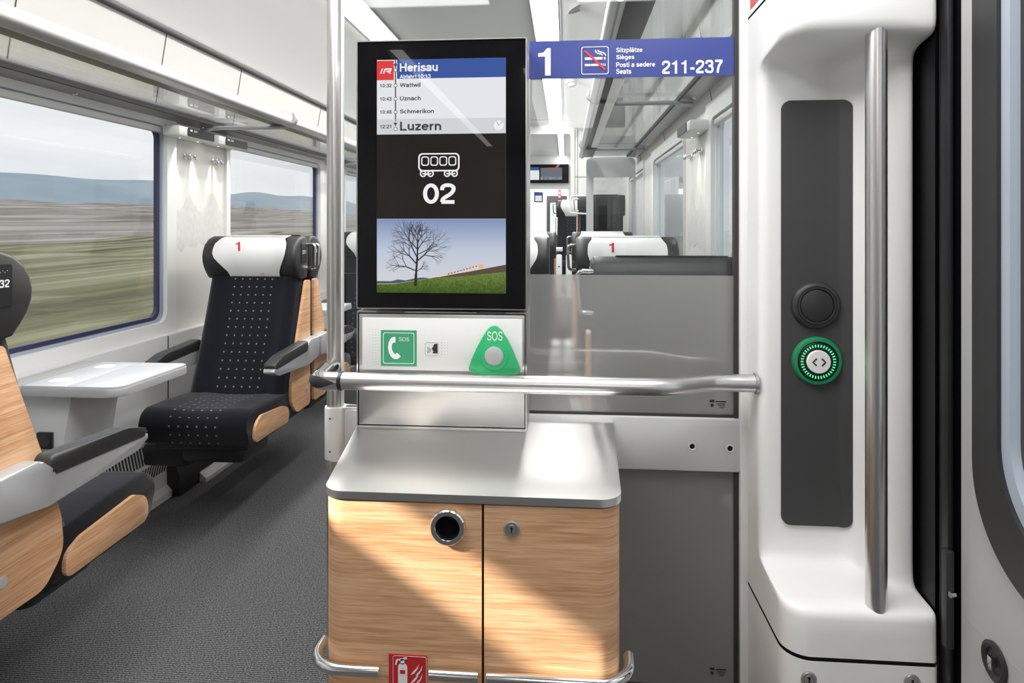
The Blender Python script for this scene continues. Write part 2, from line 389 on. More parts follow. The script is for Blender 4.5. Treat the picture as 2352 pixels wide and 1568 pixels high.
GLYPH = {  # advance, centre lines of even width
 'o': (.54, [_o]), 'n': (.53, [[(.10, 0), (.10, .52)], [(.10, .26)] + _arc(.26, .29, .16, .168, 175, 0) + [(.42, 0)]]),
 'h': (.53, [[(.10, 0), (.10, .74)], [(.10, .26)] + _arc(.26, .29, .16, .168, 175, 0) + [(.42, 0)]]),
 'u': (.53, [[(.42, 0), (.42, .52)], [(.10, .52)] + _arc(.26, .23, .16, .168, 180, 355) + [(.42, .26)]]),
 'm': (.79, [[(.10, 0), (.10, .52)], [(.10, .28)] + _arc(.245, .31, .145, .15, 175, 0) + [(.39, 0)], [(.39, .28)] + _arc(.535, .31, .145, .15, 175, 0) + [(.68, 0)]]),
 'r': (.36, [[(.10, 0), (.10, .52)], [(.10, .24)] + _arc(.28, .26, .18, .195, 180, 80)]), 'i': (.21, [[(.105, 0), (.105, .52)], [(.105, .61), (.105, .74)]]), 'l': (.21, [[(.105, 0), (.105, .74)]]),
 't': (.34, [[(.165, .66)] + [(.165, .15)] + _arc(.25, .15, .085, .09, 180, 270, 6) + [(.32, .06)], [(.03, .465), (.32, .465)]]),
 'f': (.32, [[(.145, 0)] + [(.145, .57)] + _arc(.235, .585, .09, .09, 180, 90, 6) + [(.31, .675)], [(.03, .465), (.30, .465)]]),
 'z': (.47, [[(.04, .46), (.43, .46)], [(.40, .45), (.07, .07)], [(.04, .06), (.44, .06)]]), 's': (.49, [_sq(_S)]), 'e': (.54, _e), 'c': (.51, [_arc(.27, .26, .195, .197, 42, 318, 20)]),
 'a': (.51, _a), 'd': (.55, [_arc(.26, .26, .19, .195, 0, 360, 24), [(.44, 0), (.44, .74)]]), 'b': (.55, [_arc(.29, .26, .19, .195, 0, 360, 24), [(.11, 0), (.11, .74)]]),
 'p': (.55, [_arc(.29, .26, .19, .195, 0, 360, 24), [(.11, -.20), (.11, .52)]]), 'g': (.55, [_arc(.26, .26, .19, .195, 0, 360, 24), [(.44, .52), (.44, 0)] + _arc(.26, -.03, .18, .11, 0, -150, 10)]),
 'k': (.50, [[(.105, 0), (.105, .74)], [(.13, .19), (.43, .52)], [(.22, .29), (.44, 0)]]), 'w': (.70, [[(.05, .52), (.19, .03)], [(.19, .03), (.35, .50)], [(.35, .50), (.51, .03)], [(.51, .03), (.65, .52)]]),
 'W': (.94, [[(.05, .72), (.25, .03)], [(.25, .03), (.47, .70)], [(.47, .70), (.69, .03)], [(.69, .03), (.89, .72)]]), 'H': (.68, [[(.12, 0), (.12, .72)], [(.56, 0), (.56, .72)], [(.12, .375), (.56, .375)]]),
 'L': (.55, [[(.12, 0), (.12, .72)], [(.10, .06), (.52, .06)]]), 'U': (.68, [[(.12, .72), (.12, .27)] + _arc(.34, .27, .22, .212, 180, 360, 16) + [(.56, .72)]]), 'A': (.66, [[(.07, 0), (.33, .70)], [(.33, .70), (.59, 0)], [(.15, .21), (.51, .21)]]),
 'P': (.62, [[(.12, 0), (.12, .72)], [(.12, .655)] + _arc(.36, .49, .165, .165, 90, -90, 12) + [(.12, .325)]]), 'B': (.62, [[(.12, 0), (.12, .72)], [(.12, .66)] + _arc(.36, .52, .13, .14, 90, -90, 10) + [(.12, .38)], [(.12, .38)] + _arc(.37, .22, .16, .16, 90, -90, 10) + [(.12, .06)]]),
 'S': (.62, [_sq([(x * 1.28, .36 + (y - .26) * 1.47) for x, y in _S])]), 'O': (.76, [_arc(.38, .36, .31, .30, 0, 360, 30)]),
 '0': (.56, [_arc(.28, .36, .195, .298, 0, 360, 28)]), '2': (.56, [_sq([(.085, .48), (.09, .60), (.20, .66), (.34, .66), (.46, .60), (.46, .47), (.36, .34), (.20, .24), (.10, .16), (.085, .06)]), [(.06, .06), (.49, .06)]]),
 '3': (.56, [_sq([(.09, .50), (.11, .64), (.27, .66), (.43, .64), (.44, .50), (.40, .40), (.22, .385)]), _sq([(.22, .385), (.42, .38), (.47, .22), (.42, .06), (.27, .06), (.09, .08), (.07, .22)])]),
 '4': (.56, [[(.37, 0), (.37, .72)], [(.36, .69), (.07, .24)], [(.04, .225), (.51, .225)]]), '7': (.56, [[(.05, .655), (.50, .655)], _sq([(.46, .64), (.32, .46), (.24, .28), (.20, 0)])]),
 '8': (.56, [_arc(.28, .53, .155, .13, 0, 360, 22), _arc(.28, .215, .195, .155, 0, 360, 22)]), '1': (.56, None), ':': (.28, [[(.14, 0), (.14, .13)], [(.14, .39), (.14, .52)]]), '-': (.36, [[(.05, .265), (.31, .265)]]), ' ': (.27, [])}
GLYPH['\u00e4'] = (.51, _a + [[(.15, .61), (.15, .73)], [(.35, .61), (.35, .73)]]); GLYPH['\u00e8'] = (.54, _e + [[(.17, .74), (.29, .60)]])
def _ribbon(pts, w):
    P = [Vector(p) for p in pts]; closed = (P[0] - P[-1]).length < 1e-6; n = len(P); Lf, Rt = [], []
    for k in range(n):
        if closed: a, b = P[k - 1] if k else P[-2], P[k + 1] if k < n - 1 else P[1]
        else: a, b = P[max(k - 1, 0)], P[min(k + 1, n - 1)]
        d = (b - a).normalized(); q = Vector((-d.y, d.x)) * w / 2; Lf.append(P[k] + q); Rt.append(P[k] - q)
    return [[Lf[k], Rt[k], Rt[k + 1], Lf[k + 1]] for k in range(n - 1)]
def text(name, body, bx, material, parent, fr, off=.0015, bold=.0, th=.0004, **_):
    """grotesque lettering fitted into the box (u0, u1, v0, v1) of the plane fr"""
    w = .135 if bold > .015 else .115 if bold > .012 else .085; pen = 0; quads = []
    for ch in body:
        adv, st_ = GLYPH[ch]
        if ch == '1': quads += [([(pen + x, y) for x, y in q], len(quads)) for q in ([(.24, 0), (.24 + w * 1.05, 0), (.24 + w * 1.05, .72), (.29, .72), (.24, .66)], [(.07, .50), (.24, .50), (.24, .66), (.20, .61), (.07, .59)])]
        else:
            for k, p in enumerate(st_):
                for q in _ribbon(p, w): quads.append(([(pen + v.x, v.y) for v in q], k))
        pen += adv
    xs_ = [p[0] for q, _k in quads for p in q]; ys_ = [p[1] for q, _k in quads for p in q]; X0, X1, Y0_, Y1_ = min(xs_), max(xs_), min(ys_), max(ys_)
    O, U, V, N = [Vector(q) for q in fr]; bm = BM()
    for q, k in quads:
        vs = [bm.verts.new(O + U * (bx[0] + (x - X0) / (X1 - X0) * (bx[1] - bx[0])) + V * (bx[2] + (y - Y0_) / (Y1_ - Y0_) * (bx[3] - bx[2])) + N * (off + th + 2e-5 * (k % 5))) for x, y in q]
        try: bm.faces.new(vs)
        except ValueError: pass
    o = obj(name, bm, material, parent, smooth=False); return o
def numerals(name, body, bx, material, parent, fr, off=.0015, bold=.02, th=.0004):
    return text(name, body, bx, material, parent, fr, off, max(bold, .016), th)
# a surface point of the place measured in the photograph's frame, on a plane y = Y
_s, _c = math.sin(YAW), math.cos(YAW)
def face(px, py, Y):
    tt = (px - 1176) / 1518.0; k = Y / (tt * _s + _c)
    return ((tt * _c - _s) * k, 1.27 + (515 - py) / 1518.0 * k)
def frontY(Y): return ((0, Y, 0), (1, 0, 0), (0, 0, 1), (0, -1, 0))

# ================================================================== STRUCTURE
CX = -.64                       # centre line of the coach
XL, XR = -1.93, .65             # side walls of the saloon
Y0, Y1 = -5.5, 7.9              # vestibule back wall, saloon end wall
VY = 1.0                        # where the vestibule's own side walls stop
bm = BM(); box(bm, -2.1, .95, -5.6, 6.1, -.06, 0); struct('floor', bm, CARPET, 'dark grey ribbed carpet floor of the coach', 'floor')
bm = BM(); box(bm, -2.1, .95, 6.1, 16, -.06, .33); struct('floor', bm, CARPET, 'raised carpeted floor at the far end of the saloon', 'floor')
# saloon ceiling profile (x, z), pushed along y
def mirror(x): return 2 * CX - x
cove = [(-1.868, 2.172), (-1.80, 2.205), (-1.70, 2.27), (-1.58, 2.33), (-1.45, 2.39), (-1.34, 2.43), (-1.25, 2.45)]
def sheet(prof, y0, y1, th=.02):
    b = BM(); pts = [Vector(p) for p in prof]; off = [Vector((p.x, p.y + th)) for p in pts]
    prism(b, pts + list(reversed(off)), 'y', y0, y1); return b
struct('ceiling', sheet(cove, .86, Y1), CEIL, 'glossy pale grey curved ceiling cove on the window side', 'ceiling')
cr_ = [(mirror(x), z) for x, z in reversed(cove)]
struct('ceiling', sheet(cr_, 1.79, Y1), CEIL, 'pale grey ceiling cove above the right luggage rack', 'ceiling')
struct('ceiling', sheet([(-1.06, 2.455), (-.165, 2.455)], .86, Y1), PERF, 'perforated middle ceiling panel between the two light strips', 'ceiling')
bm = BM()
for k in range(3): box(bm, -1.06, -.165, 3.3 + 2.1 * k, 3.303 + 2.1 * k, 2.453, 2.457)
o = obj('panel_joint', bm, GAP, bpy.data.objects['ceiling.002'])
# upper wall panels above the racks (cream), with joints
for side, nm in ((1, 'wall_left'), (-1, 'wall_right')):
    f = (lambda x: x) if side == 1 else mirror
    ya = .86 if side == 1 else 1.79
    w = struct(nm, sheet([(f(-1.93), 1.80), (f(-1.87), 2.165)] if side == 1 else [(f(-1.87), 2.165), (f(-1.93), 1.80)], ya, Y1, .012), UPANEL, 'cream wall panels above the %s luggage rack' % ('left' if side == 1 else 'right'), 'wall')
    b = BM()
    for y in ((2.13, 2.96, 3.68, 4.92, 6.2) if side == 1 else (3.0, 4.4, 5.8)):
        bx = [(f(-1.93), 1.80), (f(-1.87), 2.165)]
        d = .002 if side == 1 else -.002
        prism(b, [(bx[0][0] + d, 1.80), (bx[1][0] + d, 2.165), (bx[1][0] - d, 2.165), (bx[0][0] - d, 1.80)], 'y', y, y + .004)
    obj('panel_joint', b, GAP, w)
    b = BM(); box(b, min(f(-1.90), f(-1.84)), max(f(-1.90), f(-1.84)), ya, Y1, 2.164, 2.171); obj('shadow_joint', b, GAP, w)
# ---- side walls with windows
WZ0, WZ1 = .80, 1.744
def side_wall(side, name, wins, ya, yb):
    f = (lambda x: x) if side == 1 else mirror
    def sp(a, b): return (min(f(a), f(b)), max(f(a), f(b)))
    b = BM()
    x0, x1 = sp(-1.978, -1.93)
    edges = [ya]
    for (a, c) in wins: edges += [a - .06, c + .06]
    edges.append(yb)
    for i in range(0, len(edges), 2):
        if edges[i + 1] > edges[i]: box(b, x0, x1, edges[i], edges[i + 1], .72, 1.80)
    box(b, x0, x1, ya, yb, 1.81, 1.95)
    wl = struct(name, b, CREAM, 'cream side wall with window pillars on the %s' % ('left' if side == 1 else 'right'), 'wall', smooth=False)
    b = BM(); x0, x1 = sp(-2.06, -1.885); box(b, x0, x1, ya, yb, 0, .745, .006); lo = obj('lower_panel', b, LGREY, wl)
    b = BM()
    xj = f(-1.8845)
    for y in (2.115, 2.995, 4.05): box(b, min(xj, xj - .002 * side), max(xj, xj + .002 * side), y, y + .004, .02, .74)
    obj('panel_joint', b, GAP, lo)
    for i, (a, c) in enumerate(wins):
        n = 'window_%d' % (i + 1 if side == 1 else i + 4)
        zb, zt = WZ0, WZ1
        # white surround
        b = BM(); ou = rrect(a - .06, c + .06, .72, 1.81, .001); inn = rrect(a, c, zb, zt, .055)
        ring(b, ou, inn, 'x', f(-1.975), f(-1.915), f(-1.975), f(-1.925))
        w = struct(n, b, WHITE, '%s saloon window with white surround' % ((['nearest left', 'second left', 'third left'] if side == 1 else ['nearest right', 'second right', 'third right'])[i]), 'window')
        def R_(nm, o_, i_, xa, xb, m): 
            q = BM(); ring(q, o_, i_, 'x', f(xa), f(xb)); return obj(nm, q, m, w)
        R_('outer_seal', rrect(a, c, zb, zt, .055), rrect(a + .012, c - .012, zb + .012, zt - .012, .05), -1.975, -1.945, BLUEGREY if side == 1 else WHITE)
        R_('inner_seal', rrect(a + .012, c - .012, zb + .012, zt - .012, .05), rrect(a + .03, c - .03, zb + .03, zt - .02, .045), -1.975, -1.957, NAVY if side == 1 else PALESEAL)
        q = BM(); gx = sp(-1.972, -1.966); box(q, gx[0], gx[1], a + .02, c - .02, zb + .02, zt - .015); obj('pane', q, WINGLASS, w)
        q = BM(); gx = sp(-1.964, -1.935); box(q, gx[0], gx[1], a + .01, c - .01, zt - .034, zt - .004, .008); obj('roller_blind_box', q, LGREY, w)
    return wl
side_wall(1, 'wall_left', [(1.0, 3.055), (3.66, 5.06), (5.66, 7.0)], .9, Y1)
side_wall(-1, 'wall_right', [(1.9, 3.02), (3.72, 4.98), (5.6, 6.9)], 1.79, Y1)
# ---- far end wall with open passage
bm = BM()
box(bm, XL - .1, -.62, Y1, Y1 + .1, 0, 2.5); box(bm, .075, XR + .1, Y1, Y1 + .1, 0, 2.5); box(bm, -.62, .075, Y1, Y1 + .1, 2.36, 2.5)
struct('wall_end', bm, WHITE, 'white end wall of the saloon with open passage', 'wall', smooth=False)
bm = BM(); ring(bm, rrect(-.66, .10, .33, 2.39, .02), rrect(-.62, .055, .34, 2.345, .03), 'y', Y1 - .02, Y1 + .02); struct('trim_2', bm, CREAM, 'pale frame around the far passage opening', 'trim')
bm = BM()
for x in (.135, .30): box(bm, x, x + .004, Y1 - .004, Y1 + .01, .33, 2.45)
box(bm, .10, XR, Y1 - .004, Y1 + .01, 1.83, 1.834); struct('trim_3', bm, GAP, 'thin dark joints in the far end wall panels', 'trim')
# passage beyond
bm = BM(); box(bm, -1.0, -.74, 8, 13.8, 0, 2.5); box(bm, .10, .35, 8, 13.8, 0, 2.5); struct('wall_passage', bm, WHITE, 'white passage walls beyond the far opening', 'wall', smooth=False)
bm = BM(); box(bm, -.9, .2, 8, 13.8, 2.36, 2.4); struct('ceiling', bm, PERF, 'low ceiling of the passage beyond the end wall', 'ceiling')
bm = BM(); box(bm, -.9, .35, 10.5, 10.62, 1.83, 2.36); box(bm, -.9, -.62, 10.5, 10.62, .3, 1.83); box(bm, .04, .35, 10.5, 10.62, .3, 1.83)
struct('wall_inner', bm, WHITE, 'white cross wall with doorway deep in the passage', 'wall', smooth=False)
bm = BM(); box(bm, -.9, .35, 13.8, 13.9, .3, 2.5); struct('wall_far', bm, WHITE, 'white wall closing the far passage', 'wall', smooth=False)
bm = BM(); ring(bm, rrect(-.40, .02, .34, 1.86, .02), rrect(-.33, -.03, 1.05, 1.72, .03), 'y', 13.74, 13.80); dr = struct('door_2', bm, BLACKP, 'dark framed door with bright pane at the passage end', 'door')
bm = BM(); box(bm, -.34, -.02, 13.76, 13.78, 1.04, 1.73); obj('pane', bm, screenmat('far_pane_glow', (.85, .9, .95, 1), 1.2), dr)  # pane glows by itself in place of daylight

# ---- vestibule behind and around the camera (real walls, seen only in reflections)
bm = BM(); box(bm, -2.1, .95, Y0 - .1, .86, 2.3, 2.34); box(bm, -.68, .95, .86, 1.78, 2.3, 2.34)
struct('ceiling', bm, WHITE, 'white vestibule ceiling above the viewer', 'ceiling', smooth=False)
bm = BM(); box(bm, -2.1, .95, Y0 - .1, Y0, 0, 2.3); struct('wall_back', bm, LGREY, 'grey back wall of the vestibule', 'wall', smooth=False)
bm = BM(); box(bm, .80, .95, Y0, -.1, 0, 2.3); struct('wall_vestibule', bm, WHITE, 'white vestibule side wall beside the exit door', 'wall', smooth=False)
# left vestibule wall with the opposite exit door: its strip window is made up to shape the sun stripe
bm = BM(); box(bm, -2.1, -1.9, Y0, -.05, 0, 2.3); box(bm, -1.97, -1.9, .85, .9, 0, 2.3); box(bm, -1.97, -1.9, -.05, .85, 1.83, 2.3)
struct('wall_opposite', bm, WHITE, 'white vestibule wall around the opposite exit door', 'wall', smooth=False)
bm = BM(); box(bm, -1.96, -1.90, -.05, .85, 0, 1.655, .005); box(bm, -1.96, -1.90, -.05, .85, 1.79, 1.83)
dl = struct('door_3', bm, LGREY, 'unseen opposite exit door, strip window made up to shape the sun stripe', 'door')
bm = BM(); box(bm, -1.935, -1.925, -.05, .85, 1.655, 1.79); obj('pane', bm, WINGLASS, dl)
bm = BM(); box(bm, -2.06, -1.2, .90, .94, 0, .92)
struct('wall_divider', bm, LGREY, 'grey low divider panel behind the nearest seat', 'wall', smooth=False)

# ---- exit door on the right
DX = .80
bm = BM()
ou = rrect(.15, 1.412, .03, 2.25, .01, 18); wo_ = rrect(.30, 1.356, .615, 2.0, .20, 18)
ring(bm, ou, wo_, 'x', DX, DX + .05)
door = struct('door_1', bm, mat('door_grey', (.43, .43, .43, 1), .35), 'light grey exit door with rounded black-sealed window', 'door')
def R2(nm, o_, i_, xa, xb, m, **k): q = BM(); ring(q, o_, i_, 'x', xa, xb, **k); return obj(nm, q, m, door)
w1 = rrect(.36, 1.282, .70, 1.93, .17, 18); w2 = rrect(.38, 1.258, .72, 1.91, .16, 18)
R2('window_seal', wo_, w1, DX - .012, DX + .05, RUBBER)
R2('inner_frame', w1, w2, DX - .004, DX + .014, BLUEGREY)
bm = BM(); prism(bm, rrect(.375, 1.265, .71, 1.92, .16, 18), 'x', DX + .008, DX + .014); obj('pane', bm, WINGLASS, door)
# emergency release: dark oval recess with square key
bm = BM(); lathe(bm, [(.0, .0), (.036, 0), (.036, .004), (.030, .007), (.024, .004), (.020, -.004), (0, -.004)], (DX - .001, 1.304, .453), (-1, 0, 0), 28); rl = obj('emergency_release', bm, RUBBER, door)
bm = BM(); box(bm, DX - .012, DX - .004, 1.298, 1.310, .443, .463, .001); obj('square_key', bm, CHROME, rl)
bm = BM(); box(bm, DX - .0006, DX + .001, .2, 1.40, .478, .481); obj('panel_crease', bm, MGREY, door)
# black door pocket between pillar and door
bm = BM(); box(bm, .779, .799, 1.468, 1.80, .0, 2.3); box(bm, .799, .86, 1.413, 1.80, 0, 2.3); pk = struct('trim_4', bm, BLACK, 'black rubber-lined gap between pillar and exit door', 'door pocket')
bm = BM(); box(bm, .784, .797, 1.430, 1.466, 0.02, 2.25, .004); obj('rubber_lip', bm, BLACKP, pk)
bm = BM(); box(bm, .776, .792, 1.42, 1.44, .40, .60, .002); obj('guide_bracket', bm, RUBBER, pk)
for z in (.318, .515): bm = BM(); lathe(bm, [(0, 0), (.006, 0), (.006, .01), (0, .01)], (.790, 1.418, z), (-1, -.3, 0), 12); obj('bolt', bm, CHROME, pk)

# ================================================================== MOULDED PILLAR (right)
def resample(poly, n):
    P = [Vector(p) for p in poly]; d = [0]
    for a, b in zip(P, P[1:]): d.append(d[-1] + (b - a).length)
    out = []
    for k in range(n):
        s = d[-1] * k / (n - 1); i = max(j for j in range(len(d)) if d[j] <= s + 1e-9); i = min(i, len(P) - 2)
        q = (s - d[i]) / max(1e-9, d[i + 1] - d[i]); out.append(P[i].lerp(P[i + 1], q))
    return out
def seglist(segs):      # each (open polyline, count) -> one point list, same count for every profile
    out = []
    for s, n in segs: out += resample(s, n)[:-1]
    out.append(Vector(segs[-1][0][-1])); return out
def arcpts(c, r, a0, a1, n=8): return [(c[0] + r * math.cos(math.radians(a0 + (a1 - a0) * k / n)), c[1] + r * math.sin(math.radians(a0 + (a1 - a0) * k / n))) for k in range(n + 1)]
XF = .467
outer = seglist([([(XF, 1.775), (XF, 1.515)], 6), (arcpts((XF + .055, 1.505), .055, 180, 270), 9), ([(XF + .055, 1.45), (.69, 1.45)], 14), ([(.69, 1.45), (.765, 1.45)], 8), (arcpts((.765, 1.462), .012, 270, 360), 5), ([(.777, 1.462), (.777, 1.56)], 4), ([(.777, 1.56), (.79, 1.775)], 4)])
rec = seglist([([(XF, 1.775), (XF, 1.655)], 6), (arcpts((XF + .022, 1.662), .022, 180, 270), 9), ([(XF + .022, 1.64), (.642, 1.64)] + arcpts((.642, 1.60), .04, 90, 50)[1:] , 14), ([(.668, 1.631), (.71, 1.575), (.735, 1.543), (.76, 1.535)], 8), (arcpts((.76, 1.547), .012, 270, 360), 5), ([(.772, 1.547), (.777, 1.60)], 4), ([(.777, 1.60), (.79, 1.775)], 4)])
def sst(x): x = max(0, min(1, x)); return x * x * (3 - 2 * x)
zw = [(.352, 0), (.40, 0), (.432, 0), (.444, .02), (.450, .07), (.4535, .2), (.4555, .4), (.458, .6), (.461, .78), (.466, .89), (.475, .955), (.49, .985), (.52, 1)]
zw += [(.7, 1), (.9, 1), (1.1, 1), (1.3, 1), (1.5, 1)]
zw += [(1.60, 1), (1.628, .985), (1.643, .955), (1.653, .89), (1.66, .78), (1.665, .6), (1.669, .4), (1.673, .2), (1.680, .07), (1.69, .02), (1.705, 0), (1.74, 0), (1.795, 0)]
pil = thing('door_pillar', 'white moulded door pillar with deep recess beside the exit', 'pillar', (.62, 1.62, 0))
bm = BM()
rings = [[(a.x * (1 - w) + b.x * w, a.y * (1 - w) + b.y * w, z) for a, b in zip(outer, rec)] for z, w in zw]
loft(bm, rings, closed=False, cap=False)
obj('moulded_shell', bm, PILLARW, pil, ang=80)
bm = BM(); loft(bm, [[(p.x, p.y, z) for p in outer] for z in (1.801, 1.95, 2.3)], closed=False, cap=False); obj('upper_panel', bm, PILLARW, pil, ang=80)
bm = BM(); loft(bm, [[(p.x, p.y - .002, z) for p in outer] for z in (0.0, .2, .345)], closed=False, cap=False); lowc = obj('lower_cover', bm, PILLARW, pil, ang=80)
bm = BM(); loft(bm, [[(p.x + .012, p.y + .012, z) for p in outer] for z in (.30, .36)], closed=False, cap=False); loft(bm, [[(p.x + .012, p.y + .012, z) for p in outer] for z in (1.78, 1.82)], closed=False, cap=False); obj('joint_shadow_gap', bm, GAP, pil, ang=80)
for x, z in ((.513, .306), (.722, .312)):
    bm = BM(); lathe(bm, [(0, 0), (.0165, 0), (.0165, .002), (.0145, .0035), (.011, .0035), (.0105, .0025), (.0095, .0035), (0, .0035)], (x, 1.448, z), (0, -1, 0), 28); lk_ = obj('lock', bm, ALU, lowc)
    flat('keyhole', [rect(x - .0015, x + .0015, z - .006, z + .004), circ(x, z + .004, .003, 10)], BLACKP, lk_, frontY(1.4443), 0)
# corner post joining pillar and glass
bm = BM(); box(bm, .447, .468, 1.745, 1.80, 0, 2.3, .003); obj('corner_post', bm, WHITE, pil)
# red sticker high on the pillar side
bm = BM(); prism(bm, [(1.70, 1.815), (1.64, 1.815), (1.64, 1.90), (1.72, 1.90), (1.72, 1.815)], 'x', XF - .0012, XF - .0004); tag(obj('warning_sticker', bm, RED), 'red sticker at the very top edge of the white pillar', 'sticker')
# ---- charcoal control strip with two buttons
def pY(x): return 1.6375 - max(0, x - .648) * .55
ctl = thing('door_control_panel', 'charcoal vertical panel with door buttons in the white pillar', 'control panel', (.595, 1.637, .55))
bm = BM(); P_ = rrect(.516, .674, .549, 1.567, .022, 6)
a = [bm.verts.new((p.x, pY(p.x) - .0035, p.y)) for p in P_]; b = [bm.verts.new((p.x, pY(p.x) + .004, p.y)) for p in P_]
bm.faces.new(a); bm.faces.new(list(reversed(b)))
for i in range(len(P_)): bm.faces.new((a[i], a[(i + 1) % len(P_)], b[(i + 1) % len(P_)], b[i]))
bmesh.ops.bisect_plane(bm, geom=bm.verts[:] + bm.edges[:] + bm.faces[:], plane_co=(.648, 0, 0), plane_no=(1, 0, 0))
for v in bm.verts: v.co.y = pY(v.co.x) + (-.0035 if v.co.y < pY(v.co.x) else .004)
obj('panel_plate', bm, CHAR, ctl, ang=60)
def button(c, prof, m, nm, par=ctl): q = BM(); lathe(q, prof, c, (0, -1, 0), 48); return obj(nm, q, m, par)
c1 = (.594, 1.634, 1.077)
sp_ = button(c1, [(0, 0), (.057, 0), (.056, .006), (.051, .012), (.046, .0135), (.0455, .0115), (.0445, .0135), (.040, .0135), (.0385, .0085), (0, .0085)], RUBBER, 'blank_button')
button((c1[0], c1[1] - .008, c1[2]), [(0, 0), (.0375, 0), (.0375, .004), (.036, .0048), (0, .0055)], RUBBER, 'button_cap', sp_)
c2 = (.597, 1.634, .944)
rg = button(c2, [(.040, 0), (.058, 0), (.0575, .006), (.054, .011), (.048, .012), (.0475, .008), (.040, .008)], GREENR, 'door_open_button')
button(c2, [(0, 0), (.048, 0), (.0475, .0085), (.044, .011), (.030, .011), (.0285, .009), (0, .009)], BLACKP, 'led_ring_housing', rg)
fr2 = frontY(c2[1] - .011)
ticks = []
for k in range(36):
    a0 = 2 * PI * k / 36; ca, sa = math.cos(a0), math.sin(a0); q = .0011
    ticks.append([(c2[0] + r_ * ca - s_ * sa, c2[2] + r_ * sa + s_ * ca) for r_, s_ in ((.0345, -q), (.0405, -q), (.0405, q), (.0345, q))])
flat('led_ticks', ticks, GLOW, rg, fr2, .0006, .0006)
cp = button((c2[0], c2[1] - .009, c2[2]), [(0, 0), (.0275, 0), (.0275, .006), (.026, .0075), (0, .008)], WHITE, 'white_push_cap', rg)
fr3 = frontY(c2[1] - .0172)
for sg in (-1, 1): flat('arrow_chevron', stroke([(c2[0] + sg * .006, c2[2] + .0085), (c2[0] + sg * .0145, c2[2]), (c2[0] + sg * .006, c2[2] - .0085)], .0034), KPRINT, rg, fr3, .0003)
# ---- vertical grab pole in the recess
bm = BM(); tube(bm, [(.664, 1.478, .44), (.664, 1.478, .8), (.664, 1.478, 1.2), (.664, 1.478, 1.69)], .0215, 32)
tag(obj('grab_pole', bm, TUBE), 'short brushed steel grab pole standing in the white pillar recess', 'grab pole')

# ================================================================== GLASS PARTITION
GY = 1.77
gp = thing('glass_partition', 'glass partition with frosted middle band and smoked lower pane', 'partition', (-.09, GY, 0))
bm = BM(); box(bm, -.61, .437, GY - .004, GY + .004, 1.136, 2.36); obj('clear_pane', bm, GLASS, gp)
bm = BM(); box(bm, -.10, .437, GY - .004, GY + .004, .772, 1.136); obj('frosted_pane', bm, FROST, gp)
bm = BM(); box(bm, -.60, -.10, GY - .004, GY + .004, .772, 1.136); obj('clear_pane', bm, GLASS, gp)
bm = BM(); box(bm, -.6135, -.6085, GY - .006, GY + .006, .772, 2.36); obj('painted_lit_edge', bm, PILLARW, gp)  # glass edge coloured white to imitate the light it catches
bm = BM(); box(bm, -.60, .437, GY - .004, GY + .004, .06, .632); obj('smoked_pane', bm, SMOKE, gp)
bm = BM(); box(bm, .436, .448, GY - .012, GY + .012, .05, 2.36); box(bm, -.60, .44, GY - .008, GY + .008, .764, .773); box(bm, -.6, .44, GY - .006, GY + .006, .045, .062); obj('edge_seal', bm, mat('seal_dark', (.03, .027, .025, 1), .6), gp)
bm = BM(); box(bm, -.60, .449, GY - .02, GY + .014, .628, .766, .004); pl = obj('cross_plate', bm, mat('plate_grey', (.58, .585, .59, 1), .35), gp)
for x, z in ((.327, .693), (.423, .690)):
    bm = BM(); lathe(bm, [(0, 0), (.011, 0), (.011, .0015), (.009, .002), (.0065, .0005), (0, .0005)], (x, GY - .0195, z), (0, -1, 0), 24); sw = obj('screw', bm, LGREY, pl)
    flat('star_socket', [circ(x, z, .003, 6)], KPRINT, sw, frontY(GY - .0205), .0)
for z in (.80, .10):
    for k, (w_, h_) in enumerate(((.012, .004), (.010, .003), (.008, .003), (.006, .003))):
        pass
bm = BM()
# glass stamp, small dark print in the lower right corner of both panes
def stamp(z):
    fr = frontY(GY - .004); x = .375
    o_ = flat('glass_stamp', [rect(x, x + .012, z + .010, z + .016)] + [rect(x + .015, x + .042, z + .010, z + .0135)] + [rect(x + .018, x + .040, z + .0045, z + .0068), rect(x + .021, x + .038, z, z + .002), rect(x + .024, x + .036, z - .005, z - .003)] + [circ(x + .006, z + .002, .0045, 12)], KPRINT, gp, fr, .0003, .0002); return o_
stamp(.795); stamp(.095)
bm.free()
# ---- blue seat sign on the glass
sg_ = thing('class_sign', 'blue seat sign with white lettering across the glass partition', 'sign', (.17, GY - .01, 1.66))
FS = frontY(GY - .008)
def B(px0, px1, py0, py1, Y):      # photo box -> (u0,u1,v0,v1) on plane Y
    m_ = (px0 + px1) / 2; a_ = face(px0, (py0 + py1) / 2, Y); b_ = face(px1, (py0 + py1) / 2, Y); return (a_[0], b_[0], face(m_, py1, Y)[1], face(m_, py0, Y)[1])
SY = GY - .008
bm = BM(); q0 = face(1218, 178, SY); box(bm, -.097, .436, GY - .0075, GY - .004, 1.658, 1.758); obj('sign_plate', bm, SIGNBLUE, sg_)
bq = B(1236, 1265, 111, 174, SY); numerals('class_numeral', '1', bq, WPRINT, sg_, FS, .0006)
bx_ = B(1335, 1398, 107, 171, SY)
flatring('pictogram_border', rrect(bx_[0], bx_[1], bx_[2], bx_[3], .006), rrect(bx_[0] + .002, bx_[1] - .002, bx_[2] + .002, bx_[3] - .002, .005), WPRINT, sg_, FS, .0006)
def Q(px, py): return face(px, py, SY)
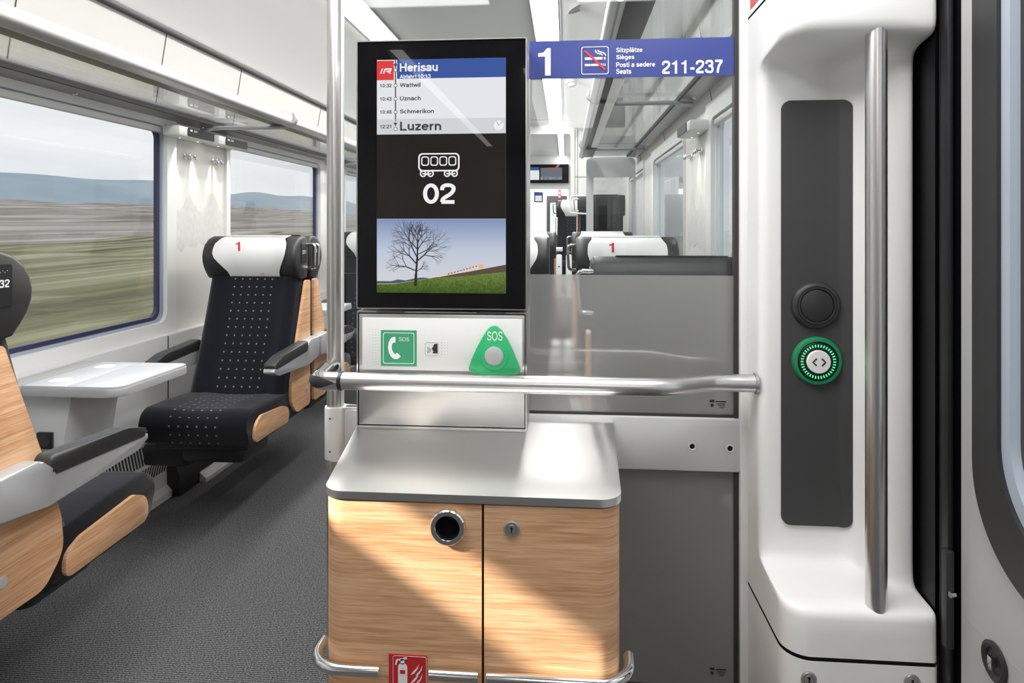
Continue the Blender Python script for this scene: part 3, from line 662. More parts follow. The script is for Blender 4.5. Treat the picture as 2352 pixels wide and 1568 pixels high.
flat('cigarette_symbol', [[Q(1343, 132), Q(1384, 131), Q(1384, 137), Q(1343, 138)], [Q(1387, 131), Q(1391, 131), Q(1391, 137), Q(1387, 137)], [Q(1343, 147), Q(1356, 147), Q(1356, 152), Q(1343, 152)], [Q(1357, 147), Q(1383, 146), Q(1383, 151), Q(1357, 152)], [Q(1385, 146), Q(1387, 146), Q(1387, 151), Q(1385, 151)], [Q(1389, 146), Q(1391, 146), Q(1391, 151), Q(1389, 151)]], WPRINT, sg_, FS, .0006)
flat('smoke_symbol', stroke([Q(1367, 115), Q(1369, 120), Q(1373, 123), Q(1380, 124), Q(1384, 127)], .0035) + stroke([Q(1373, 115), Q(1375, 118), Q(1380, 120), Q(1386, 121), Q(1390, 125), Q(1391, 128)], .0035), WPRINT, sg_, FS, .0006)
flat('red_bar', stroke([Q(1344, 118), Q(1389, 159)], .006), REDTXT, sg_, FS, .0012)
for body, p in (('Sitzplätze', (1415, 1476, 109, 123)), ('Sièges', (1415, 1457, 125, 139)), ('Posti a sedere', (1415, 1505, 142, 154)), ('Seats', (1415, 1450, 158, 170))):
    text('lettering', body, B(*p, SY), WPRINT, sg_, FS, .0006, bold=.018)
numerals('seat_numbers', '211-237', B(1520, 1660, 138, 169, SY), WPRINT, sg_, FS, .0006, bold=.03)

# ---- floor-to-ceiling pole and horizontal rail
po = thing('stanchion_pole', 'floor to ceiling steel pole at the left end of the partition', 'pole', (-.634, GY, 0))
bm = BM(); tube(bm, [(-.634, GY, z) for z in (0, .4, .8, 1.2, 1.6, 2.0, 2.45)], .0205, 32); obj('tube', bm, TUBE, po)
bm = BM(); prism(bm, rpoly([(-.659, GY - .028, .024), (-.607, GY - .028, .012), (-.600, GY - .014), (-.55, GY - .014), (-.55, GY + .014), (-.600, GY + .014), (-.607, GY + .028, .012), (-.659, GY + .028, .024)]), 'z', .628, .772, .004); sl_ = obj('clamp_sleeve', bm, WHITE, po)
for z in (.655, .745):
    bm = BM(); lathe(bm, [(0, 0), (.0022, 0), (.0022, .002), (0, .002)], (-.636, GY - .0285, z), (0, -1, 0), 12); obj('grub_screw', bm, KPRINT, sl_)
hr = thing('handrail', 'horizontal brushed steel handrail in front of the call unit', 'handrail', (-.2, 1.59, .885))
RY, RZ, RR = 1.59, .884, .0215
path = [(-.548, RY, RZ)] + [(-.548 + k * .075, RY, RZ) for k in range(1, 10)]
xs_ = [.17, .20, .23, .26, .29, .32, .35, .38, .41]
for x in xs_:
    w_ = sst((x - .22) / .16); path.append((x, RY + .075 * w_, RZ - .004 * w_))
path += [(.44, RY + .075, RZ - .004), (.466, RY + .075, RZ - .004)]
bm = BM(); tube(bm, path, RR, 32); obj('rail', bm, TUBE, hr)
bm = BM(); lathe(bm, [(0, 0), (.0255, 0), (.0255, .006), (.022, .008), (0, .008)], (.467, RY + .075, RZ - .004), (-1, 0, 0), 32); obj('end_flange', bm, ALU, hr)
bm = BM(); tube(bm, bend([(-.556, RY, RZ), (-.612, RY, RZ), (-.628, GY - .075, RZ)], .05, 10), .0225, 32); el = obj('elbow', bm, CHROME, hr)
bm = BM(); tube(bm, [(-.628, GY - .075, RZ), (-.634, GY - .01, RZ)], .0205, 28); obj('pole_stub', bm, CHROME, hr)
bm = BM(); lathe(bm, [(.020, 0), (.0232, 0), (.0232, .008), (.020, .008)], (-.557, RY, RZ), (1, 0, 0), 32); obj('black_collar', bm, BLACKP, hr)
bm = BM(); lathe(bm, [(.020, 0), (.0228, 0), (.0228, .004), (.020, .004)], (-.628, GY - .077, RZ), (-.1, 1, 0), 32); obj('black_collar', bm, BLACKP, hr)
# dark oval inlay on the outside of the elbow
bm = BM()
ctr = [Vector(p) for p in bend([(-.565, RY, RZ), (-.612, RY, RZ), (-.625, RY + .055, RZ)], .05, 12)]
rings = []
for i, p in enumerate(ctr):
    d = (ctr[min(i + 1, len(ctr) - 1)] - ctr[max(i - 1, 0)]).normalized(); n_ = Vector((d.y, -d.x, 0)) * (1 if i >= 0 else 1)
    if n_.x * (-1) + n_.y * (-1) < 0: n_ = -n_
    q = i / (len(ctr) - 1); half = math.radians(38) * math.sqrt(max(.02, 1 - (2 * q - 1) ** 4))
    rings.append([p + (n_ * math.cos(half * k / 6) + Vector((0, 0, 1)) * math.sin(half * k / 6)) * .0232 for k in range(-6, 7)] + [p + (n_ * math.cos(half * k / 6) + Vector((0, 0, 1)) * math.sin(half * k / 6)) * .021 for k in range(6, -7, -1)])
loft(bm, rings, True, True); obj('dark_inlay', bm, RUBBER, el)

# ================================================================== INFORMATION DISPLAY
DY = 1.645
X0d, X1d = -.530, -.097
dis = thing('information_display', 'tall black passenger information screen in a thin steel housing', 'display', (-.3135, DY, 1.054))
bm = BM(); box(bm, X0d, X1d, DY + .004, GY + .03, 1.056, 1.735, .002); boxuv(bm); obj('steel_housing', bm, STEEL, dis)
bm = BM(); ring(bm, rrect(X0d, X1d, 1.056, 1.735, .003), rrect(X0d + .003, X1d - .003, 1.059, 1.732, .002), 'y', DY - .006, DY + .01); boxuv(bm); obj('steel_rim', bm, STEEL, dis)
bm = BM(); box(bm, X0d + .003, X1d - .003, DY - .001, DY + .006, 1.059, 1.732); bez = obj('black_bezel', bm, BLACK, dis)
FD = frontY(DY)
def S(px, py): return face(px, py, DY)
sx0, sx1 = S(866, 400)[0], S(1162, 400)[0]
zt_, zb_ = 1.6865, 1.0970
def zs(py): return zt_ - (py - 138) / (672.5 - 138) * (zt_ - zb_)
def xs(px): return sx0 + (px - 866) / 296 * (sx1 - sx0)
def SB(a, b, c, d): return (xs(a), xs(b), zs(d), zs(c))
def SP(px, py): return (xs(px), zs(py))
e_white = screenmat('screen_white', C(228, 229, 234), 1); e_row = screenmat('screen_grey_row', C(208, 210, 214), 1); e_dark = screenmat('screen_dark', C(38, 35, 33), 1)
e_red = screenmat('screen_red', C(222, 66, 66), 1); e_blue = screenmat('screen_blue', C(62, 88, 158), 1); e_txt = screenmat('screen_text', C(70, 70, 72), 1); e_w = screenmat('screen_bright', C(240, 240, 242), 1)
bm = BM(); u = SB(866, 1162, 138, 672.5); box(bm, u[0], u[1], DY - .0016, DY - .001, u[2], u[3]); scr = obj('screen', bm, e_white, dis)
FSc = frontY(DY - .0016)
def sr(nm, a, b, c, d, m, off=.0001): q = SB(a, b, c, d); return flat(nm, [rect(*q)], m, scr, FSc, off, .0001)
sr('destination_header', 913, 1162, 138, 182, e_blue); sr('line_badge', 866, 905.5, 140, 184.5, e_red)
sr('final_stop_row', 866, 1162, 274, 309.5, e_row); sr('coach_panel', 866, 1162, 309.5, 503, e_dark)
def st(body, a, b, c, d, m, bold=.0, **k): return text('screen_lettering', body, SB(a, b, c, d), m, scr, FSc, .0003, bold, .0001, **k)
def sn(body, a, b, c, d, m, bold=.0): return numerals('screen_numerals', body, SB(a, b, c, d), m, scr, FSc, .0003, bold, .0001)
flat('line_logo', [[SP(873.5, 169.5), SP(876.5, 169.5), SP(881, 157.5), SP(878, 157.5)], [SP(880, 169.5), SP(883, 169.5), SP(887, 160), SP(884, 159)], [SP(884.5, 157.5), SP(901, 157.5), SP(899.5, 161), SP(884, 161)], [SP(897, 157.5), SP(901, 157.5), SP(899, 164.5), SP(895.5, 164.5)], [SP(888, 163), SP(899, 163), SP(897.5, 166), SP(887, 166)], [SP(891, 165), SP(895, 165), SP(899.5, 169.5), SP(894.5, 169.5)]], e_w, scr, FSc, .0003, .0001)
st('Herisau', 919.5, 1007, 146, 166, e_w, .022); st('Abfahrt', 919.5, 958, 172.5, 181.5, e_w, .02); sn('10:13', 961.5, 990.5, 172.5, 181.5, e_w, .02)
for tm, nm_, y in (('10:32', 'Wattwil', 197.5), ('10:43', 'Uznach', 228), ('10:48', 'Schmerikon', 258)):
    sn(tm, 873.5, 900.5, y - 4.5, y + 3.8, e_txt, .016)
    st(nm_, 919.5, {'Wattwil': 967, 'Uznach': 968, 'Schmerikon': 998}[nm_], y - 6, y + 4, e_txt, .016)
sn('12:21', 873.5, 899.5, 287, 295.5, e_txt, .016); st('Luzern', 920, 1015, 280.5, 301, e_txt, .024)
tl = [rect(xs(908.2), xs(910.8), zs(275), zs(138)), rect(xs(908.4), xs(910.6), zs(279.5), zs(276.6)), [SP(905, 282.5), SP(913.4, 282.5), SP(909.4, 291)], [SP(904.5, 147), SP(914, 147), SP(909.3, 157)]]
flat('route_line_edge', [rect(xs(907), xs(912), zs(184), zs(138)), [SP(903.6, 146.2), SP(914.8, 146.2), SP(909.3, 159)]], e_w, scr, FSc, .0002, .0001)
flat('route_line', tl, e_txt, scr, FSc, .0003, .0001)
for y in (162, 197.5, 228, 258, 297):
    cx_, cz_ = SP(909.4, y); flat('stop_ring', [circ(cx_, cz_, .0050)], e_txt, scr, FSc, .0005, .0001); flat('stop_dot', [circ(cx_, cz_, .0036)], e_w, scr, FSc, .0007, .0001)
cx_, cz_ = SP(1146, 291.5)
flat('clock_face', [circ(cx_, cz_, .0125, 28)], e_w, scr, FSc, .0003, .0001)
hands = stroke([(cx_, cz_), (cx_ - .0055, cz_ + .0095)], .0011) + stroke([(cx_, cz_), (cx_ + .0085, cz_ + .0085)], .0009)
for k in range(12):
    a_ = k * PI / 6; hands += stroke([(cx_ + .0108 * math.cos(a_), cz_ + .0108 * math.sin(a_)), (cx_ + .012 * math.cos(a_), cz_ + .012 * math.sin(a_))], .0006)
flat('clock_hands', hands, e_txt, scr, FSc, .0005, .0001); flat('clock_second_hand', stroke([(cx_ + .002, cz_ + .002), (cx_ - .005, cz_ - .006)], .0005), e_red, scr, FSc, .0007, .0001)
# coach symbol
def rr_(a, b, c, d, r, n=5): q = SB(a, b, c, d); return rrect(q[0], q[1], q[2], q[3], r, n)
flatring('coach_outline', rr_(962, 1057, 353, 394.5, .011), rr_(965.5, 1053.5, 356.3, 391.5, .008), e_w, scr, FSc, .0003)
for k in range(4):
    a_ = 969 + k * 20.8; flatring('coach_window', rr_(a_, a_ + 18, 360.5, 382, .006), rr_(a_ + 2.6, a_ + 15.4, 363, 379.4, .004), e_w, scr, FSc, .0003)
for x in (973.5, 990.5, 1028.5, 1045.5):
    c_ = SP(x, 400); flatring('coach_wheel', circ(c_[0], c_[1], .0086, 20), circ(c_[0], c_[1], .0052, 20), e_w, scr, FSc, .0003); flat('wheel_hub', [circ(c_[0], c_[1], .0022, 10)], e_w, scr, FSc, .0003, .0001)
flat('coach_axle', [rect(xs(974), xs(990), zs(402), zs(399)), rect(xs(1029), xs(1045), zs(402), zs(399)), rect(xs(966), xs(1053), zs(395), zs(392))], e_w, scr, FSc, .0003, .0001)
st('02', 973, 1048, 422, 469, e_w, .03)
# picture: bare tree on a meadow, train on the embankment
def gradscreen(name, stops, axis, ax_vals, noise=None):
    m, t, out = newmat(name); lk = t.links.new; c = node(t, 'ShaderNodeTexCoord'); s = node(t, 'ShaderNodeSeparateXYZ'); mr = node(t, 'ShaderNodeMapRange')
    mr.inputs[1].default_value, mr.inputs[2].default_value = ax_vals; r = node(t, 'ShaderNodeValToRGB'); e = node(t, 'ShaderNodeEmission')
    lk(c.outputs['Object'], s.inputs[0]); lk(s.outputs[axis], mr.inputs[0])
    if noise:
        n = node(t, 'ShaderNodeTexNoise'); n.inputs['Scale'].default_value = noise; n.inputs['Detail'].default_value = 5; a = node(t, 'ShaderNodeMath', operation='MULTIPLY_ADD'); a.inputs[1].default_value = 1.1; lk(c.outputs['Object'], n.inputs['Vector'])
        sb = node(t, 'ShaderNodeMath', operation='SUBTRACT'); sb.inputs[1].default_value = .5; lk(n.outputs['Fac'], sb.inputs[0]); lk(sb.outputs[0], a.inputs[0]); lk(mr.outputs[0], a.inputs[2]); lk(a.outputs[0], r.inputs[0])
    else: lk(mr.outputs[0], r.inputs[0])
    el_ = r.color_ramp.elements; el_[0].position, el_[0].color = stops[0]; el_[1].position, el_[1].color = stops[-1]
    for p_, c_ in stops[1:-1]: x_ = el_.new(p_); x_.color = c_
    lk(r.outputs[0], e.inputs[0]); lk(e.outputs[0], out.inputs[0]); return m
zo = dis.location.z
e_sky = gradscreen('picture_sky', [(0, C(206, 208, 214)), (.45, C(190, 200, 216)), (1, C(128, 144, 184))], 2, (zs(640) - zo, zs(503) - zo))
e_grass = gradscreen('picture_grass', [(0, C(36, 50, 20)), (.5, C(74, 96, 40)), (1, C(112, 136, 66))], 2, (zs(700) - zo, zs(620) - zo), 260)
sr('picture_sky', 866, 1162, 503.5, 672.5, e_sky)
flat('picture_meadow', [[SP(866, 672.5), SP(1162, 672.5), SP(1162, 622), SP(1090, 630), SP(1010, 636), SP(960, 644), SP(910, 652), SP(866, 653)]], e_grass, scr, FSc, .0003, .0001)
flat('picture_embankment', [[SP(1162, 607), SP(1162, 623), SP(1090, 631), SP(990, 639), SP(1020, 633), SP(1080, 623), SP(1115, 616)]], screenmat('picture_earth', C(92, 76, 66), 1), scr, FSc, .0004, .0001)
flat('picture_far_wood', [[SP(866, 652), SP(912, 651), SP(950, 645), SP(990, 639), SP(970, 637), SP(950, 640), SP(934, 644), SP(915, 642), SP(900, 646), SP(866, 646)]], screenmat('picture_far_trees', C(84, 88, 96), 1), scr, FSc, .0004, .0001)
flat('picture_train', [[SP(995, 636), SP(1050, 623), SP(1095, 607), SP(1108, 605.5), SP(1114, 609), SP(1116, 615), SP(1098, 617), SP(1050, 628), SP(1010, 636)]], screenmat('picture_train_white', C(224, 206, 196), 1), scr, FSc, .0005, .0001)
flat('picture_train_front', [[SP(1099, 608), SP(1108, 606.5), SP(1113, 610), SP(1113, 614), SP(1102, 616)]], screenmat('picture_train_gold', C(232, 178, 116), 1), scr, FSc, .0007, .0001)
flat('picture_train_windows', [[SP(a_, b_), SP(a_ + 4, b_ - 1.2), SP(a_ + 4, b_ + 2), SP(a_, b_ + 3.2)] for a_, b_ in [(1030 + 7 * k, 627.5 - 1.95 * k) for k in range(10)]], screenmat('picture_train_window', C(150, 120, 116), 1), scr, FSc, .0007, .0001)
tw = []
def branch(p, a, ln, w, d):
    q = (p[0] + ln * math.cos(a), p[1] - ln * math.sin(a)); tw.extend(stroke([SP(*p), SP(*q)], w))
    if d == 0: return
    n_ = 3 if d > 2 else 2
    for k in range(n_):
        da = (k - (n_ - 1) / 2) * random.uniform(.45, .75) + random.uniform(-.25, .25)
        branch(q, a + da, ln * random.uniform(.62, .84), w * .62, d - 1)
tw.extend(stroke([SP(956, 655), SP(957, 630)], .0065)); tw.extend(stroke([SP(957, 632), SP(960, 590)], .0048)); tw.extend(stroke([SP(960, 592), SP(961, 552)], .0036))
for p_, a_, l_, w_ in (((957, 622), 2.75, 24, .0026), ((957, 624), .55, 12, .0018), ((958, 606), 2.3, 24, .003), ((959, 600), .7, 22, .003), ((959, 590), 2.05, 26, .0028), ((960, 572), 2.35, 26, .0026), ((960, 575), 1.0, 20, .0022), ((961, 555), 1.55, 14, .0026), ((961, 556), 2.05, 16, .0022), ((961, 558), 1.1, 16, .0022), ((960, 585), .45, 26, .002)):
    branch(p_, a_, l_, w_, 4)
flat('picture_tree', [q for q in tw if all(zs(671) < v[1] < zs(505) and xs(867) < v[0] < xs(1160) for v in q)], screenmat('picture_bark', C(48, 42, 44), 1), scr, FSc, .0009, .0001)
bm = BM(); box(bm, X0d + .003, X1d - .003, DY - .0045, DY - .003, 1.059, 1.732); obj('cover_glass', bm, COVERG, dis)

# ================================================================== EMERGENCY CALL UNIT
sos = thing('emergency_call_unit', 'steel emergency call unit with green SOS button below the screen', 'emergency call', (-.3135, DY, .757))
bm = BM(); box(bm, X0d, X1d, DY + .012, GY + .03, .757, 1.050, .002); boxuv(bm); obj('steel_casing', bm, STEEL, sos)
bm = BM(); ring(bm, rrect(X0d, X1d, .757, 1.050, .002), rrect(X0d + .0035, X1d - .0035, .7605, 1.0465, .002), 'y', DY - .004, DY + .02); boxuv(bm); obj('casing_rim', bm, STEEL, sos)
bm = BM(); box(bm, X0d + .004, X1d - .004, DY + .008, DY + .013, .761, 1.046); obj('shadow_gap', bm, GAP, sos)
bm = BM(); box(bm, X0d + .0055, X1d - .0055, DY - .002, DY + .012, .7625, 1.0435, .001); boxuv(bm); fp = obj('front_plate', bm, STEEL, sos)
for a_, b_ in ((866, 930), (1095, 1162)): q = face(a_, 718, DY); w_ = face(b_, 718, DY); obj('vent_slot', box(BM(), q[0], w_[0], DY - .0045, DY, 1.0475, 1.0498), BLACKP, sos)
u0, u1 = face(833, 790, DY)[0], face(1200, 790, DY)[0]
bm = BM(); box(bm, u0, u1, DY - .004, DY - .001, .902, 1.034, .001); wp = obj('white_panel', bm, mat('sos_panel_white', (.70, .70, .69, 1), .4), sos)
FW = frontY(DY - .004)
gb = B(876, 958, 757.5, 839.5, DY)
gs = flat('green_phone_sign', [rect(*gb)], GREEN, sos, FW, .0003, .0005)
FG = frontY(DY - .0048)
flatring('sign_border', rrect(gb[0] + .006, gb[1] - .006, gb[2] + .006, gb[3] - .006, .005), rrect(gb[0] + .0075, gb[1] - .0075, gb[2] + .0075, gb[3] - .0075, .004), WPRINT, gs, FG, .0003)
text('lettering', 'SOS', B(917.5, 941, 773.5, 782.5, DY), WPRINT, gs, FG, .0003, bold=.006)
def T(px, py): return face(px, py, DY - .004)
flat('handset_symbol', [[T(*q) for q in ((900, 774.5), (908.5, 773), (908.5, 786), (902.5, 787), (900.5, 792), (900, 800), (903, 808), (908, 813), (912.5, 809.5), (921, 818), (914, 824), (905, 824), (898, 818), (893, 808), (891.5, 797), (893, 786), (896.5, 778.5))]], WPRINT, gs, FG, .0003)
mb = B(977.5, 1008, 785, 815.5, DY)
flatring('microphone_sign_border', rrect(*mb, .003), rrect(mb[0] + .0006, mb[1] - .0006, mb[2] + .0006, mb[3] - .0006, .003), MGREY, wp, FW, .0003)
flat('speaking_head_symbol', [[T(1005, 789), T(997, 790), T(994, 797), T(991.5, 801), T(994, 803), T(993, 805), T(997, 806), T(993, 810), T(997, 811), T(1005, 811)]] + stroke([T(989, 800), T(990, 803), T(989, 808)], .001) + stroke([T(985.5, 798), T(987, 803), T(985.5, 810)], .001) + stroke([T(982, 797), T(984, 803), T(982, 811)], .001), KPRINT, wp, FW, .0003)
flat('speaker_holes', [circ(*T(x, y), .0009, 8) for x in (856.5, 862.5, 869) for y in [756 + 6.75 * k for k in range(13)]], MGREY, wp, FW, .0002)
flat('microphone_holes', [circ(*T(x, y), .0013 if x < 1018 else .0009, 8) for x in (1014.5, 1021.5, 1028) for y in (787, 793.5, 800, 807, 813.5)], MGREY, wp, FW, .0002)
tri = [Vector(T(*q)) for q in ((1128, 748.5), (1136, 746.5), (1144, 748.5), (1153, 757), (1165, 776), (1178, 802), (1190, 832), (1196, 848), (1194, 855), (1184, 858), (1160, 860.5), (1136, 861), (1110, 859), (1088, 855), (1079, 851), (1077, 844), (1083, 827), (1095, 799), (1108, 775), (1119, 757))]
bm = BM(); prism(bm, tri, 'y', DY - .004, DY - .015, .005); tb = obj('green_sos_button', bm, GREENB, sos)
text('lettering', 'SOS', B(1119, 1154, 761, 782, DY - .015), WPRINT, tb, frontY(DY - .0145), .0008, bold=.008)
cc = T(1136, 815)
bm = BM(); lathe(bm, [(.024, 0), (.036, 0), (.035, .002), (.029, .0015), (.0255, .003), (.024, .003)], (cc[0], DY - .0145, cc[1]), (0, -1, 0), 40); obj('button_collar', bm, GREENB, tb)
bm = BM(); lathe(bm, [(0, 0), (.0232, 0), (.0232, .004), (.0215, .005), (0, .005)], (cc[0], DY - .0145, cc[1]), (0, -1, 0), 40); obj('push_cap', bm, mat('cap_silver', (.45, .45, .46, 1), .4, metal=.3), tb)
flat('braille_dots', [circ(*T(1127 + 4.3 * k, y), .0008, 8) for k in range(5) for y in (844, 848)], GREENR, tb, frontY(DY - .0152), .0006)

# ================================================================== CABINET
TZ = .757
topo = [(-.468, 1.240, .045), (.104, 1.240, .045), (.123, 1.760, .004), (-.548, 1.760, .004)]
bm = BM(); prism(bm, rpoly(topo, 8), 'z', TZ - .015, TZ)
tf = [f for f in bm.faces if abs(f.normal.z) > .9 and f.calc_center_median().z > TZ - .001]
bmesh.ops.bevel(bm, geom=[e for f in tf for e in f.edges], offset=.007, segments=3, affect='EDGES', profile=.5, clamp_overlap=True)
boxuv(bm); tag(obj('steel_worktop', bm, STEELT), 'brushed stainless steel worktop on the oak litter bin cabinet', 'worktop')
cab = thing('litter_bin_cabinet', 'oak veneered litter bin cabinet with two doors', 'cabinet', (-.18, 1.5, 0))
ins = [(-.446, 1.268), (.084, 1.268), (.102, 1.74), (-.526, 1.74)]
bm = BM(); prism(bm, ins, 'z', .05, TZ - .016); obj('carcass', bm, mat('carcass_brown', (.05, .032, .022, 1), .7), cab)
bm = BM(); prism(bm, [(-.44, 1.29), (.078, 1.29), (.10, 1.74), (-.52, 1.74)], 'z', 0, .05); obj('plinth', bm, BLACKP, cab)
def band(pathpts, z0, z1, th, inward):
    """board that follows a plan outline; uv along the outline"""
    b = BM(); P = [Vector(p) for p in pathpts]; d = [0]; nrm = []
    for a_, b_ in zip(P, P[1:]): d.append(d[-1] + (b_ - a_).length)
    for i in range(len(P)):
        t_ = (P[min(i + 1, len(P) - 1)] - P[max(i - 1, 0)]).normalized(); nrm.append(Vector((-t_.y, t_.x)) * inward)
    rings = []
    for i, p in enumerate(P):
        q = p + nrm[i] * th; rings.append([(p.x, p.y, z0), (p.x, p.y, z1), (q.x, q.y, z1), (q.x, q.y, z0)])
    zz = (z0, z1, z1 + th, z0 + 1, z0)
    return loft(b, rings, True, True, uv=lambda i, j: (d[i], zz[j]))
full = rpoly([(-.465, 1.2435, .045), (.101, 1.2435, .045), (.119, 1.755), (-.5445, 1.755)], 10)
arcL = full[:11]; arcR = full[11:22]
lp_ = [Vector((-.5445, 1.755))] + list(arcL) + [Vector((x, 1.2435)) for x in (-.38, -.30, -.22, -.1592)]
rp_ = [Vector((x, 1.2435)) for x in (-.1548, -.10, -.05, 0, .04)] + list(arcR) + [Vector((.119, 1.755))]
dz0, dz1 = .06, TZ - .019
dL = obj('door', band(lp_, dz0, dz1, .018, 1), OAK, cab); dR = obj('door', band(rp_, dz0, dz1, .018, 1), OAK, cab)
dL['label'] = 'left oak door with round bin opening'; dR['label'] = 'right oak door with round lock'
bc = (-.223, 1.2435, .697)
bm = BM(); lathe(bm, [(.0215, -.03), (.0335, 0), (.0335, .010), (.0315, .0125), (.0235, .0125), (.0225, .011), (.0215, -.03)], bc, (0, -1, 0), 48); rg_ = obj('bin_opening_ring', bm, CHROME, dL)
bm = BM(); lathe(bm, [(0, -.0), (.0224, 0), (.0224, .003), (0, .003)], (bc[0], bc[1] - .0005, bc[2]), (0, -1, 0), 32); obj('dark_opening', bm, BLACK, dL)
bm = BM(); lathe(bm, [(0, 0), (.0155, 0), (.0155, .003), (.0135, .0045), (.0095, .0045), (.009, .0035), (.0082, .0045), (0, .0045)], (-.102, 1.2435, .696), (0, -1, 0), 32); lo_ = obj('lock', bm, ALU, dR)
flat('keyhole', [rect(-.1032, -.1008, .690, .697), circ(-.102, .698, .0025, 10)], BLACKP, lo_, frontY(1.239), 0)
# bumper bars
def bump(nm, pts): b = BM(); tube(b, pts, .0105, 16); return obj(nm, b, CHROME, cab)
off = rpoly([(-.483, 1.2265, .06), (.119, 1.2265, .06), (.137, 1.74), (-.56, 1.74)], 10)
bump('bumper_bar', [(p.x, p.y, .424) for p in [Vector((-.490, 1.31))] + list(off[:11])] + [(x, 1.2265, .424) for x in (-.39, -.352)])
bump('bumper_bar', [(x, 1.2265, .424) for x in (-.256, -.21, -.164)])
bump('bumper_bar', [(x, 1.2265, .424) for x in (-.148, -.05, .05)] + [(p.x, p.y, .424) for p in list(off[11:22]) + [Vector((.1225, 1.31))]])
fe = thing('fire_extinguisher_sign', 'red fire extinguisher sign on the lower front of the oak cabinet', 'sign', (-.301, 1.243, .35))
FE = frontY(1.2435)
u = (-.338, -.264, .352, .448)
flat('red_plate', [rect(*u)], RED, fe, FE, .0003, .0012)
FE2 = frontY(1.242)
flatring('white_border', rrect(u[0] + .008, u[1] - .001, u[2] + .002, u[3] - .002, .004), rrect(u[0] + .0088, u[1] - .0018, u[2] + .0028, u[3] - .0028, .0035), WPRINT, fe, FE2, .0003)
ex = -.312
flat('extinguisher_symbol', [rpoly([(ex - .008, .36), (ex + .010, .36), (ex + .010, .432, .008), (ex - .008, .432, .008)]), rect(ex - .003, ex + .004, .430, .440), [(ex - .012, .438), (ex + .008, .444), (ex + .010, .441), (ex - .002, .436)], [(ex - .014, .428), (ex - .011, .428), (ex - .008, .438), (ex - .012, .438)]], WPRINT, fe, FE2, .0003)
flat('label_on_symbol', [rect(ex - .004, ex + .006, .412, .419)], RED, fe, FE2, .0008)
fl = []
for k, z in enumerate((.362, .378, .394, .410)): fl.append([(-.296, z), (-.288, z + .004), (-.282, z + .012), (-.279, z + .022), (-.284, z + .014), (-.290, z + .008)]); fl.append([(-.286, z - .002), (-.278, z + .004), (-.274, z + .012), (-.273, z + .020), (-.277, z + .010), (-.283, z + .004)])
flat('flames_symbol', fl, WPRINT, fe, FE2, .0003)

